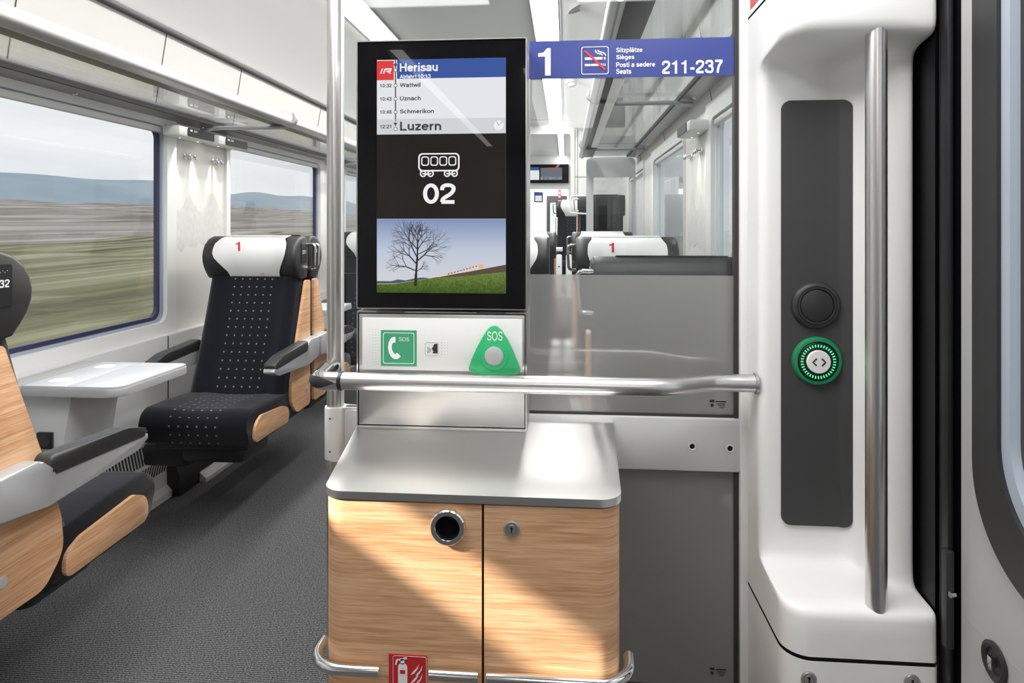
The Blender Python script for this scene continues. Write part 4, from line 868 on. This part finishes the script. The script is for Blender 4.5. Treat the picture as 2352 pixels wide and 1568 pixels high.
# ================================================================== SEATS (local: front is +y, back plane y = 0, floor z = 0)
def make_seat(aisle):
    root = bpy.data.objects.new('train_seat', None); COL.objects.link(root); ORG[root.name] = None
    A = aisle
    # cushion
    prof = rpoly([(.20, .375, .02), (.585, .375, .03), (.615, .46, .05), (.59, .525, .06), (.42, .520, .2), (.18, .50, .02)], 6)
    cl = [0]
    for a_, b_ in zip(prof, prof[1:]): cl.append(cl[-1] + (b_ - a_).length)
    cl.append(cl[-1] + .05)
    cen = Vector((.40, .45)); rings = []; xsn = []
    for x, s_ in ((-.226, .90), (-.222, .96), (-.210, .99), (-.15, 1), (-.05, 1), (.05, 1), (.15, 1), (.210, .99), (.222, .96), (.226, .90)):
        rings.append([(x, cen.x + (p.x - cen.x) * (.97 + .03 * s_ if s_ < 1 else 1), cen.y + (p.y - cen.y) * s_ - (.006 if abs(x) < .1 and p.y > .5 else 0)) for p in prof]); xsn.append(x)
    b = BM(); loft(b, rings, True, True, uv=lambda i, j: (xsn[i], cl[j])); obj('seat_cushion', b, FABRIC, root, ang=60)
    # backrest
    def fy(z): q = (z - .46) / .56; return .272 - .190 * q - .02 * math.sin(PI * q) * .5
    rings = []; zsn = []
    xx = [-.224, -.220, -.200, -.165, -.15, -.10, -.05, 0, .05, .10, .15, .165, .200, .220, .224]
    for k in range(15):
        z = .46 + .56 * k / 14; wf = 1 - .05 * (k / 14)
        fr_ = [(x * wf, fy(z) + (.012 if abs(x) > .16 else 0) - (.05 if abs(x) > .222 else .012 if abs(x) > .21 else 0), z) for x in xx]
        bk = max(-.002, fy(z) - .11)
        rings.append(fr_ + [(.215 * wf, bk, z), (0, bk - .001, z), (-.215 * wf, bk, z)]); zsn.append(z)
    ux = xx + [.3, .4, .5, .6]
    b = BM(); loft(b, rings, True, True, uv=lambda i, j: (ux[j], zsn[i] * 1.05)); obj('backrest', b, FABRIC, root, ang=60)
    # headrest with forward wings
    def hy(x, z):
        q = max(0, min(1, (z - 1.005) / .205)); f = .045 + .055 * math.sin(PI * min(1, q * .80 + .05)) 
        wing = sst((abs(x) - .10) / .10) * .045 * (.35 + .65 * math.sin(PI * min(1, q * .85 + .1)))
        return f + wing
    rings = []
    for x, s_ in ((-.229, .90), (-.226, .97), (-.216, 1), (-.19, 1), (-.16, 1), (-.13, 1), (-.10, 1), (-.05, 1), (0, 1), (.05, 1), (.10, 1), (.13, 1), (.16, 1), (.19, 1), (.216, 1), (.226, .97), (.229, .90)):
        lp = [(0.0, 1.01), (-.012, 1.05), (-.015, 1.15), (-.005, 1.195), (.02, 1.212), (.05, 1.212)]
        for k in range(8): z = 1.20 - (1.20 - 1.012) * k / 7; lp.append((hy(x, z) - (.012 if k == 0 else 0), z))
        lp.append((.03, 1.005))
        rings.append([(x, .05 + (p[0] - .05) * s_, 1.11 + (p[1] - 1.11) * s_) for p in lp])
    b = BM(); loft(b, rings, True, True); hd = obj('headrest', b, LEATHER, root, ang=60)
    # white cloth cover
    rows = []
    n = 18
    for k in range(9):
        q = k / 8; z = 1.203 - .183 * q
        w = .178 if q < .35 else .178 - .055 * sst((q - .35) / .65)
        w0 = w - .02 * (1 - min(1, q / .15))
        row = []
        for i in range(n + 1): x = -w0 + 2 * w0 * i / n; row.append((x, hy(x, z) + .0055 + .0012 * math.sin(x * 160 + 3 * math.sin(z * 40)), z))
        rows.append(row)
    top = [[(p[0], .02, 1.2165) for p in rows[0]]]
    b = BM(); loft(b, top + rows, False, False); cv = obj('headrest_cover', b, COVER, hd, ang=80)
    nz_ = -1 if True else 1
    # printed numeral faces +y: mirrored u so that it reads from the front
    frh = ((0, hy(.075, 1.15) + .0085, 0), (-1, 0, 0), (0, 0, 1), (0, 1, 0))
    numerals('class_numeral', '1', (-.100 + .020, -.100 + .042, 1.143, 1.187), REDTXT, hd, ((0, max(hy(.06, 1.14), hy(.08, 1.18), hy(.07, 1.16)) + .0075, 0), (-1, 0, 0), (0, 0, 1), (0, 1, 0)), 0, .03)
    text('small_logo_print', 'SBB', (.03, .048, 1.030, 1.036), REDTXT, hd, ((0, hy(-.04, 1.033) + .0075, 0), (-1, 0, 0), (0, 0, 1), (0, 1, 0)), 0, .02)
    # seat number plate on the aisle side
    b = BM(); prism(b, rrect(.018, .078, 1.085, 1.180, .006), 'x', A * .2275, A * .2325); npl = obj('number_plate', b, BLACKP, hd)
    # grab loop
    b = BM(); tube(b, bend([(A * .222, -.008, 1.055), (A * .262, -.004, 1.055), (A * .268, -.002, 1.172), (A * .222, -.006, 1.172)], .02, 6), .0068, 14); obj('grab_loop', b, CHROME, root)
    # oak side shell on the aisle side
    sh = rpoly([(-.004, .395, .02), (.16, .395, .06), (.222, .46, .07), (.212, .55, .1), (.165, .69, .05), (.045, 1.0, .01), (-.004, 1.0, .01)], 6)
    b = BM(); prism(b, sh, 'x', A * .229, A * .243, .002); boxuv(b, 'y'); obj('side_shell', b, OAK, root)
    b = BM(); lathe(b, [(0, 0), (.013, 0), (.013, .003), (0, .004)], (A * .242, .04, .475), (A, 0, 0), 20); obj('shell_cap', b, MGREY, root)
    pan = rpoly([(.232, .378, .02), (.560, .385, .02), (.565, .455, .05), (.50, .482, .04), (.29, .462, .04), (.236, .44, .03)], 6)
    b = BM(); prism(b, [Vector((p.x + (.0 if p.x > .5 else 0), p.y)) for p in pan], 'x', A * .226, A * .238, .002); boxuv(b, 'y'); obj('pan_panel', b, OAK, root)
    # armrests
    for s_ in (-1, 1):
        pr_ = rpoly([(-.02, .625, .01), (.12, .612, .03), (.44, .632, .01), (.498, .652, .012), (.485, .668, .006), (.14, .690, .02), (.10, .725, .02), (-.02, .725, .01)], 4)
        b = BM(); prism(b, pr_, 'x', s_ * .236, s_ * .286, .006); ar = obj('armrest', b, SILVER, root, ang=50)
        pd = rpoly([(.135, .680, .01), (.48, .664, .012), (.488, .684, .02), (.40, .708, .06), (.12, .728, .02)], 5)
        b = BM(); prism(b, pd, 'x', s_ * .235, s_ * .288, .009); obj('armrest_pad', b, LEATHER, ar, ang=50)
    # base
    b = BM(); box(b, -.20, .20, .22, .55, .345, .378, .01); box(b, -.16, .12, .25, .50, .27, .347, .03); obj('seat_base', b, BLACKP, root)
    b = BM(); box(b, -.308 if A > 0 else .10, -.10 if A > 0 else .308, .28, .47, .24, .34, .02); obj('cantilever_bracket', b, BLACKP, root)
    return root
protoP, protoM = make_seat(1), make_seat(-1)
used = {}
def seat(x, y, rot, label, group='grey and navy first class seats', z=0, num=None, wall=True):
    # aisle is at +x for the single seats on the left, at -x for the pairs on the right
    left = x < -.7
    A = (1 if left else -1) * (1 if rot == 0 else -1)
    pr = protoP if A == 1 else protoM
    o = copy_tree(pr) if pr.name in used else pr
    used[pr.name] = 1
    o.location = (x, y, z); o.rotation_euler = (0, 0, 0 if rot == 0 else PI)
    tag(o, label, 'train seat', group)
    if num:
        hd = [c for c in o.children if c.name.startswith('headrest')][0]
        sgn = A; ORG[hd.name] = None
        text('seat_number', num, (.028, .070, 1.128, 1.146), WPRINT, hd, ((A * .2328, 0, 0), (0, A, 0), (0, 0, 1), (A, 0, 0)) if A == 1 else ((A * .2328, .098, 0), (0, -1, 0), (0, 0, 1), (A, 0, 0)), .0002, .02)
        flat('braille_dots', [circ(.034 + .006 * k, 1.162 + .004 * (k % 2), .001, 6) for k in range(6)], WPRINT, hd, ((A * .2328, 0 if A == 1 else .098, 0), (0, A, 0), (0, 0, 1), (A, 0, 0)), .0002)
    return o
seat(-1.49, 1.33, 0, 'foreground seat at the left edge, seen from its oak side', num='232')
seat(-1.49, 3.14, 1, 'nearest seat facing the viewer, white headrest cover, beside the folding table', num='231')
seat(-1.49, 3.195, 0, 'seat back to back behind the nearest facing seat, oak side showing')
seat(-1.49, 5.05, 1, 'seat facing the viewer partly hidden behind pole and screen')
seat(.300, 1.885, 0, 'dark headrest seat directly behind the frosted glass, seen from behind', z=-.035)
seat(.275, 3.13, 1, 'window seat behind the glass with a large red numeral on its white cover')
seat(-.305, 3.13, 1, 'aisle seat behind the glass, mostly hidden by the screen')
far_window = seat(.275, 5.15, 1, 'far window seat whose white cover peeks over the nearer one')
far_aisle = seat(-.305, 5.15, 1, 'far aisle seat beyond the glass, beside the information screen')
seat(.115, 7.86, 1, 'seat on the raised floor facing the viewer near the passage', z=.345)
seat(.345, 6.50, 0, 'raised seat turned away, oak back beside the glass screen', z=.345)
# folded-up armrests between the pair of far seats (parts of those seats)
for so, x in ((far_aisle, -.255), (far_window, .255)):
    ORG[so.name] = None
    bm = BM(); prism(bm, rrect(x - .021, x + .021, .72, 1.05, .012), 'y', .30, .36, .004); o = obj('folded_armrest', bm, WHITE, so); o['label'] = 'white upright folded armrest'; ORG[o.name] = None
    bm = BM(); lathe(bm, [(0, 0), (.006, 0), (.006, .002), (0, .002)], (x, .36, .965), (0, 1, 0), 14); obj('pivot_cap', bm, KPRINT, o)

# ================================================================== TABLE AT THE LEFT WINDOW
def table(y, label):
    t_ = thing('folding_table', label, 'table', (-1.885, y, .45), 'window tables')
    b = BM(); prism(b, rpoly([(-1.80, y - .19), (-1.645, y - .19), (-1.645, y + .19), (-1.80, y + .19)]), 'z', .7262, .735, .001); fx = obj('fixed_leaf', b, TABLEW, t_)
    b = BM(); prism(b, rpoly([(-1.642, y - .19), (-1.46, y - .19, .05), (-1.445, y + .19, .03), (-1.642, y + .19)]), 'z', .7262, .735, .001); obj('folding_leaf', b, TABLEW, t_)
    b = BM(); prism(b, rpoly([(-1.81, y - .192), (-1.60, y - .192), (-1.458, y - .192, .05), (-1.443, y + .192, .03), (-1.81, y + .192)]), 'z', .700, .7262, .002); obj('edge_band', b, MGREY, t_)
    b = BM(); box(b, -1.89, -1.802, y - .20, y + .20, .708, .736, .004); obj('hinge_rail', b, MGREY, t_)
    for yy in (y - .11, y + .11):
        b = BM(); lathe(b, [(.030, 0), (.036, 0), (.036, .0012), (.030, .0012)], (-1.73, yy, .735), (0, 0, 1), 28); obj('cup_recess', b, WHITE, fx)
    # base: wedge box with a slanted front edge
    b = BM()
    q = [(-1.885, .455), (-1.70, .455), (-1.655, .705), (-1.885, .705)]
    prism(b, q, 'y', y - .15, y + .10, .003); obj('base_box', b, LGREY, t_)
    b = BM(); prism(b, [(-1.885, .455), (-1.76, .455), (-1.715, .70), (-1.885, .70)], 'y', y + .10, y + .16, .003); obj('side_flap', b, LGREY, t_)
    b = BM(); tube(b, bend([(-1.60, y - .10, .703), (-1.60, y - .10, .688), (-1.592, y - .10, .684), (-1.588, y - .10, .692)], .006, 4), .0025, 8); obj('bag_hook', b, CHROME, t_)
    s_ = obj('power_socket', prism(BM(), rrect(-1.775, -1.722, .515, .570, .003), 'y', y - .160, y - .149, .001), BLACKP, t_)
    b = BM(); lathe(b, [(.015, 0), (.021, 0), (.021, .0015), (.015, .0015)], (-1.7485, y - .160, .5425), (0, -1, 0), 8); obj('socket_rim', b, RUBBER, s_)
    b = BM(); lathe(b, [(0, 0), (.015, 0), (.015, .0006), (0, .0006)], (-1.7485, y - .160, .5425), (0, -1, 0), 8); obj('socket_well', b, BLACK, s_)
    return t_
table(2.245, 'grey folding table by the nearest window, with black socket')
table(4.2, 'grey folding table at the second window, half hidden by the pole')

# ================================================================== HEATER COVER AND SEAT PLINTHS ALONG THE LEFT WALL
hc = thing('heater_cover', 'grey slotted heater cover along the wall under the table', 'heater cover', (-1.87, 2.2, 0))
hp = [(-1.885, 0), (-1.835, 0), (-1.835, .03), (-1.86, .055), (-1.862, .13), (-1.845, .20), (-1.862, .27), (-1.885, .33)]
bm = BM(); prism(bm, hp, 'y', 1.0, 2.95); obj('cover_sheet', bm, LGREY, hc, ang=30)
bm = BM()
for k in range(92):
    y = 1.15 + .0195 * k
    prism(bm, [(-1.8625, .285), (-1.846, .212), (-1.8445, .212), (-1.861, .285)], 'y', y, y + .008)
    prism(bm, [(-1.846, .192), (-1.8615, .125), (-1.860, .125), (-1.8445, .192)], 'y', y, y + .008)
obj('vent_slots', bm, GAP, hc, smooth=False, kind='stuff')
for k, (ya, yb, lab) in enumerate(((2.95, 3.36, 'black wall plinth running under the left seats'),)):
    g = thing('seat_plinth', lab, 'plinth', (-1.85, ya, 0))
    bm = BM(); prism(bm, [(-1.883, .001), (-1.80, .001), (-1.80, .10), (-1.83, .16), (-1.84, .36), (-1.883, .36)], 'y', ya, 5.2, .004); obj('plinth_body', bm, BLACKP, g)
    bm = BM(); prism(bm, rpoly([(-1.80, .0), (-1.765, 0), (-1.765, .02, .006), (-1.80, .05)]), 'y', 3.12, 3.42, .002); obj('grey_foot_strip', bm, LGREY, g)

# ================================================================== LUGGAGE RACKS
def rack(side, label, ya, yb, brackets, dz=0.):
    f = (lambda x: x) if side == 1 else mirror
    g = thing('luggage_rack', label, 'luggage rack', (f(-1.65), ya, 1.78))
    def sp(a, b): return (min(f(a), f(b)), max(f(a), f(b)))
    b = BM(); prof = rpoly([(f(-1.445), 1.782, .012), (f(-1.425), 1.768, .012), (f(-1.398), 1.785, .015), (f(-1.398), 1.825, .016), (f(-1.430), 1.832, .014), (f(-1.447), 1.81, .01)], 5)
    prism(b, prof, 'y', ya, yb); obj('front_profile', b, ALU if side != 1 else mat('rack_tube', (.50, .50, .49, 1), .3, metal=.5), g, ang=50)
    b = BM(); x0, x1 = sp(-1.83, -1.44); box(b, x0, x1, ya, yb, 1.792, 1.802); obj('glass_shelf', b, SHELFG, g)
    b = BM(); prism(b, [(f(-1.83), 1.790), (f(-1.925), 1.774), (f(-1.925), 1.815), (f(-1.83), 1.815)], 'y', ya, yb); obj('wall_profile', b, DKALU, g)
    b = BM(); x0, x1 = sp(-1.838, -1.826); box(b, x0, x1, ya, yb, 1.783, 1.806); obj('black_seal', b, GAP, g)
    b = BM(); x0, x1 = sp(-1.525, -1.445); box(b, x0, x1, ya, yb, 1.784, 1.7915, .002); obj('underside_band', b, UNDER, g)
    b = BM(); x0, x1 = sp(-1.90, -1.86); box(b, x0, x1, ya + .05, yb - .05, 1.8155, 1.822); obj('added_fill_strip', b, UPFILL, g)  # unseen glowing strip added to brighten the ceiling
    b = BM(); x0, x1 = sp(-1.92, -1.90)
    for y in brackets:
        b2 = BM(); tube(b2, bend([(f(-1.90), y, 1.765), (f(-1.80), y, 1.772), (f(-1.44), y, 1.772), (f(-1.385), y, 1.80), (f(-1.40), y, 1.842)], .03, 5), .011, 10); obj('bracket_arm', b2, SILVER, g)
    for y in [ya + .5 + .9 * k for k in range(int((yb - ya) / .9))]:
        b2 = BM(); lathe(b2, [(0, 0), (.010, 0), (.008, .003), (0, .003)], (f(-1.885), y, 1.7718), (side * .25, 0, -1), 14); obj('profile_screw', b2, CHROME, g)
    b.free()
    for c_ in g.children: c_.location.z += dz
    return g
rack(1, 'long glass shelf luggage rack above the left windows', 1.0, Y1 - .3, (1.2, 3.31, 5.4))
rack(-1, 'glass shelf luggage rack seen through the glass on the right', 1.785, 6.04, (3.3, 5.3), .095)

# ---- seat reservation displays under the rack with little reading lights, coat hooks, mural prints
def reservation(side, y, num, label):
    f = (lambda x: x) if side == 1 else mirror
    g = thing('reservation_display', label, 'seat display', (f(-1.87), y, 1.72), 'reservation displays')
    xa, xb = min(f(-1.925), f(-1.835)), max(f(-1.925), f(-1.835))
    b = BM(); box(b, xa, xb, y - .06, y + .25, 1.695, 1.745, .012); obj('white_housing', b, WHITE, g)
    b = BM(); xf = f(-1.834); prism(b, rrect(y + .005, y + .245, 1.700, 1.741, .010), 'x', xf, xf + .003 * side); fc = obj('black_face', b, BLACKP, g)
    fr = ((xf + .003 * side, 0, 0), (0, side, 0), (0, 0, 1), (side, 0, 0))
    if side == 1:
        text('seat_digits', num, (y + .055, y + .085, 1.724, 1.734), WPRINT, fc, fr, .0003, .02)
        flat('seat_symbol', [rect(y + .022, y + .042, 1.725, 1.734)], WPRINT, fc, fr, .0003)
    for yy in (y + .04, y + .20):
        b = BM(); lathe(b, [(0, 0), (.005, 0), (.005, .001), (0, .001)], (f(-1.895), yy, 1.6955), (0, 0, -1), 14); obj('spot_lens', b, LED, g)
        l_ = bpy.data.lights.new('spot_light', 'SPOT'); l_.energy = 4.0; l_.color = (1, .93, .82); l_.spot_size = math.radians(46); l_.spot_blend = .6; l_.shadow_soft_size = .006
        lo = bpy.data.objects.new('spot_light', l_); COL.objects.link(lo); lo.parent = g; lo.location = Vector((f(-1.895), yy, 1.690)) - Vector(g.location); lo.rotation_euler = (0, 0, 0)
    return g
reservation(1, 3.07, '231', 'black seat display nearer the big window, under the left rack')
reservation(1, 3.43, '232', 'black seat display farther along under the left rack bracket')
reservation(-1, 3.10, '', 'white seat display box under the right rack')
def hook(side, y, z, label):
    f = (lambda x: x) if side == 1 else mirror
    g = thing('coat_hook', label, 'coat hook', (f(-1.93), y, z), 'coat hooks')
    for dy in (0, .045):
        b = BM(); lathe(b, [(0, 0), (.015, 0), (.015, .004), (.007, .006), (.006, .022), (.013, .027), (.014, .032), (.010, .036), (0, .037)], (f(-1.929), y + dy, z), (side, 0, 0), 18); obj('hook_knob', b, CHROME, g)
    return g
hook(1, 3.21, 1.615, 'left pair of chrome coat hooks on the window pillar')
hook(1, 3.47, 1.615, 'right pair of chrome coat hooks on the window pillar')
hook(-1, 3.22, 1.62, 'nearer pair of chrome coat hooks on the right pillar')
hook(-1, 3.48, 1.62, 'farther pair of chrome coat hooks on the right pillar')
def mural(side, y0, y1, label):
    f = (lambda x: x) if side == 1 else mirror
    m_ = MATS.get('mural_print') or mat('mural_print', (.68, .67, .645, 1), .5, var=.14, bscale=38)
    ridge = []
    n = 46; rnd = random.Random(5)
    for k in range(n + 1):
        q = k / n; z = 1.335 + .085 * math.exp(-((q - .30) / .10) ** 2) + .105 * math.exp(-((q - .74) / .12) ** 2) + rnd.uniform(-.008, .008); ridge.append((y0 + (y1 - y0) * q, z))
    pts = [(y0, 1.18)] + [(y0 + (y1 - y0) * k / 12, 1.16 + rnd.uniform(-.03, .03)) for k in range(1, 12)] + [(y1, 1.18)] + list(reversed(ridge))
    fr = ((f(-1.93), 0, 0), (0, 1, 0), (0, 0, 1), (side, 0, 0))
    return tag(flat('mountain_print', [pts], m_, None, fr, .0004, .0004), label, 'wall print', 'mountain prints')
mural(1, 3.10, 3.60, 'faint grey mountain print on the left window pillar')
mural(-1, 3.10, 3.60, 'faint grey mountain print on the right window pillar')

# ================================================================== CEILING FITTINGS
def strip(x0, x1, ya, yb, z, label):
    g = thing('ceiling_light', label, 'ceiling light', ((x0 + x1) / 2, ya, z), 'ceiling light strips')
    b = BM(); prism(b, [(x0, z + .012), (x0, z), (x0 + .02, z - .012), (x1 - .02, z - .012), (x1, z), (x1, z + .012)], 'y', ya, yb); obj('diffuser', b, LAMP, g)
    b = BM(); box(b, x0 - .008, x0, ya, yb, z - .004, z + .02); box(b, x1, x1 + .008, ya, yb, z - .004, z + .02); obj('frame', b, ALU, g)
    return g
strip(-1.243, -1.068, .95, Y1 - .1, 2.448, 'left glowing ceiling light strip of the saloon')
strip(-.190, -.043, 1.9, Y1 - .1, 2.448, 'right glowing ceiling light strip of the saloon')
strip(-.10, -.03, 8.1, 10.4, 2.352, 'short light strip in the passage beyond the end wall')
strip(-.5, -.12, 10.8, 13.5, 2.34, 'light strip near the far door')
def vlamp(x0, x1, y0, y1, label):
    g = thing('ceiling_lamp', label, 'ceiling lamp', ((x0 + x1) / 2, (y0 + y1) / 2, 2.285), 'vestibule ceiling lamps')
    b = BM(); prism(b, rrect(x0, x1, y0, y1, .02), 'z', 2.288, 2.3); obj('diffuser', b, VLAMP, g)
    b = BM(); ring(b, rrect(x0 - .012, x1 + .012, y0 - .012, y1 + .012, .025), rrect(x0, x1, y0, y1, .02), 'z', 2.284, 2.3); obj('frame', b, ALU, g)
vlamp(-.95, -.35, .5, 1.3, 'wide vestibule ceiling lamp on the left'); vlamp(.05, .55, .5, 1.3, 'vestibule ceiling lamp beside the exit door')
for x0, x1, lb in ((-1.03, -.95, 'left long light strip of the corridor behind the viewer'), (.33, .41, 'right long light strip added behind the viewer to light the pillar')):  # the right strip is an addition that lights the pillar
    g = thing('ceiling_light', lb, 'ceiling light', ((x0 + x1) / 2, -2.8, 2.285), 'rear light strips')
    bm = BM(); box(bm, x0, x1, -5.3, -.5, 2.29, 2.30); obj('diffuser', bm, BACKL, g)
    bm = BM(); ring(bm, rrect(x0 - .01, x1 + .01, -5.31, -.49, .01), rrect(x0, x1, -5.3, -.5, .005), 'z', 2.286, 2.3); obj('frame', bm, ALU, g)
g = thing('ceiling_lamp', 'large glowing ceiling panel added unseen behind the viewer as fill light', 'ceiling lamp', (.2, -2.2, 2.285), 'added rear fill panels')  # fill panel added to lighten the pillar recess
bm = BM(); prism(bm, rrect(-.28, .28, -3.5, -1.0, .03), 'z', 2.29, 2.30); obj('diffuser', bm, screenmat('soft_fill_glow', (1, .98, .96, 1), 4.5), g)
bm = BM(); ring(bm, rrect(-.29, .29, -3.51, -.99, .035), rrect(-.28, .28, -3.5, -1.0, .03), 'z', 2.286, 2.3); obj('frame', bm, ALU, g)
bm = BM(); lathe(bm, [(0, 0), (.055, 0), (.055, .002), (.05, .0035), (.03, .0035), (.027, .001), (0, .001)], (.062, 3.55, 2.4225), (.40, 0, -1), 32); tag(obj('ceiling_speaker', bm, MGREY), 'round ceiling speaker to the right of the light strip', 'speaker')
bm = BM(); lathe(bm, [(0, 0), (.05, 0), (.05, .012), (.036, .016), (.034, .04), (.025, .045), (0, .045)], (.047, 5.36, 2.425), (.15, 0, -1), 28); tag(obj('smoke_detector', bm, WHITE), 'small white smoke detector on the ceiling', 'smoke detector')

# ================================================================== FAR END
def screen_box(x0, x1, y, z0, z1, label, parts):
    g = thing('overhead_screen', label, 'screen', ((x0 + x1) / 2, y, z0), 'overhead screens')
    b = BM(); box(b, x0, x1, y, y + .06, z0, z1, .006); obj('casing', b, BLACK, g)
    for nm, (a_, b_, c_, d_), m_ in parts: flat(nm, [rect(a_, b_, c_, d_)], m_, g, frontY(y), .0004)
    return g
e_pic = screenmat('far_screen_picture', C(110, 116, 126), 1); e_pic2 = screenmat('far_screen_pale', C(176, 186, 196), 1)
screen_box(-.60, .042, 10.42, 1.92, 2.215, 'wide black double screen above the far doorway', [('timetable_header', (-.58, -.42, 2.12, 2.17), e_blue), ('timetable', (-.58, -.42, 1.97, 2.12), e_w), ('picture', (-.40, -.06, 1.97, 2.16), e_pic), ('picture_low_band', (-.40, -.06, 1.97, 2.02), e_pic2), ('picture_caption', (-.30, -.10, 2.145, 2.162), e_red)])
screen_box(-.62, -.55 + .10, 12.9, 1.70, 1.90, 'small far screen left of the far door', [('timetable_header', (-.60, -.47, 1.83, 1.88), e_blue), ('timetable', (-.60, -.47, 1.72, 1.83), e_w)])
bm = BM(); box(bm, -.165, -.105, 13.70, 13.735, 1.80, 1.99, .004); ex_ = tag(obj('exit_sign', bm, RED), 'small red sign above the far door', 'sign')
flat('white_symbol', [rect(-.15, -.12, 1.83, 1.86), rect(-.15, -.12, 1.90, 1.93)], WPRINT, ex_, frontY(13.70), .001)
gsn = thing('glass_screen', 'grey framed glass screen on the right before the end wall', 'glass screen', (.42, 6.1, .33))
bm = BM(); ring(bm, rrect(.185, XR - .02, .33, 1.88, .05), rrect(.25, XR - .04, .40, 1.70, .01), 'y', 6.08, 6.10); obj('grey_film_frame', bm, mat('screen_film', (.50, .51, .52, 1), .4), gsn)
bm = BM(); box(bm, .19, XR - .03, 6.102, 6.110, .34, 1.87); obj('pane', bm, SHELFG, gsn)
bm = BM(); tube(bm, bend([(.20, 6.09, 1.53), (.045, 6.09, 1.53), (.035, 6.09, 1.375), (.20, 6.09, 1.365)], .02, 4), .008, 10); obj('grab_loop', bm, WHITE, gsn)
tg_ = thing('far_table', 'small white table with oak leg near the far passage', 'table', (-.09, 5.95, .33))
bm = BM(); box(bm, -.30, -.03, 5.85, 6.1, 1.03, 1.06, .004); obj('table_top', bm, WHITE, tg_)
bm = BM(); box(bm, -.22, -.08, 5.9, 5.94, .0, 1.03); boxuv(bm, 'z'); obj('oak_leg_panel', bm, OAK, tg_)

# ================================================================== OUTSIDE
def streak(name, stops, scale, lo=.3, hi=.7):
    m, t, out = newmat(name); lk = t.links.new
    p = node(t, 'ShaderNodeBsdfDiffuse'); c = node(t, 'ShaderNodeTexCoord'); mpn = node(t, 'ShaderNodeMapping'); mpn.inputs['Scale'].default_value = scale
    n = node(t, 'ShaderNodeTexNoise'); n.inputs['Scale'].default_value = 1; n.inputs['Detail'].default_value = 5; n.inputs['Roughness'].default_value = .65
    mr = node(t, 'ShaderNodeMapRange'); mr.inputs[1].default_value = lo; mr.inputs[2].default_value = hi
    r = node(t, 'ShaderNodeValToRGB'); e = r.color_ramp.elements; e[0].position, e[0].color = stops[0]; e[1].position, e[1].color = stops[-1]
    for a, b in stops[1:-1]: x = e.new(a); x.color = b
    lk(c.outputs['Object'], mpn.inputs[0]); lk(mpn.outputs[0], n.inputs['Vector']); lk(n.outputs['Fac'], mr.inputs[0]); lk(mr.outputs[0], r.inputs[0]); lk(r.outputs[0], p.inputs[0]); lk(p.outputs[0], out.inputs[0]); return m
def strip_terrain(name, sec, y0, y1, m, label, ny=40, amp=0.0, seed=1):
    """ground strip: cross-section (x, z) carried along the line with gentle swells"""
    rn = random.Random(seed); ph = [rn.uniform(0, 6) for _ in range(4)]
    b = BM(); rows = []
    for k in range(ny + 1):
        y = y0 + (y1 - y0) * k / ny; s_ = sum(math.sin(y * w_ / max(20, abs(sec[-1][0])) + p_) for w_, p_ in zip((3, 7, 11, 17), ph)) / 4
        rows.append([(x, y, z + amp * s_ * (i / (len(sec) - 1))) for i, (x, z) in enumerate(sec)])
    loft(b, rows, False, False); o = struct(name, b, m, label, 'landscape'); return o
GRN = streak('verge_green', [(0, C(104, 104, 84)), (.5, C(156, 154, 126)), (1, C(206, 202, 170))], (.9, .02, 3.0))
BRN = streak('field_brown', [(0, C(118, 112, 104)), (.5, C(168, 160, 152)), (1, C(212, 206, 200))], (.10, .004, .9))
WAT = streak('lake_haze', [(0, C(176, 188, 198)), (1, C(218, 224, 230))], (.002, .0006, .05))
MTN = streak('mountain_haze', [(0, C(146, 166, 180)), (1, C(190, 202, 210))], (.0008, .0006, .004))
strip_terrain('ground_slope', [(-2.6, -1.1), (-5, -1.3), (-9, -.9), (-14, -.3), (-22, .2), (-30, .3)], -40, 120, GRN, 'green trackside slope outside the left windows', amp=.5)
strip_terrain('field', [(-30, -.4), (-60, .2), (-120, 2.4), (-200, 8), (-320, 17)], -250, 700, BRN, 'brown fields and hedges beyond the slope', amp=5, seed=3)
strip_terrain('lake', [(-320, 6), (-1200, 10), (-1250, -5)], -1500, 5000, WAT, 'pale misty lake in the distance', amp=2, seed=4)
strip_terrain('mountain_range', [(-1200, -5), (-1350, 115), (-1500, 150), (-1800, 70)], -1500, 5000, MTN, 'hazy blue mountains on the horizon', ny=120, amp=45, seed=8)
GR2 = streak('bank_glare_colour', [(0, C(196, 204, 180)), (.5, C(230, 234, 220)), (1, C(250, 250, 246))], (.5, .05, 1.6))  # near-white colours carry the glare of overexposed daylight
strip_terrain('glare_painted_bank', [(2.2, -1.1), (6, -1.0), (12, -.2), (20, .9), (30, 1.8), (45, 2.6)], -40, 80, GR2, 'pale bank outside the right windows, daylight glare put into its colour', amp=.8, seed=6)
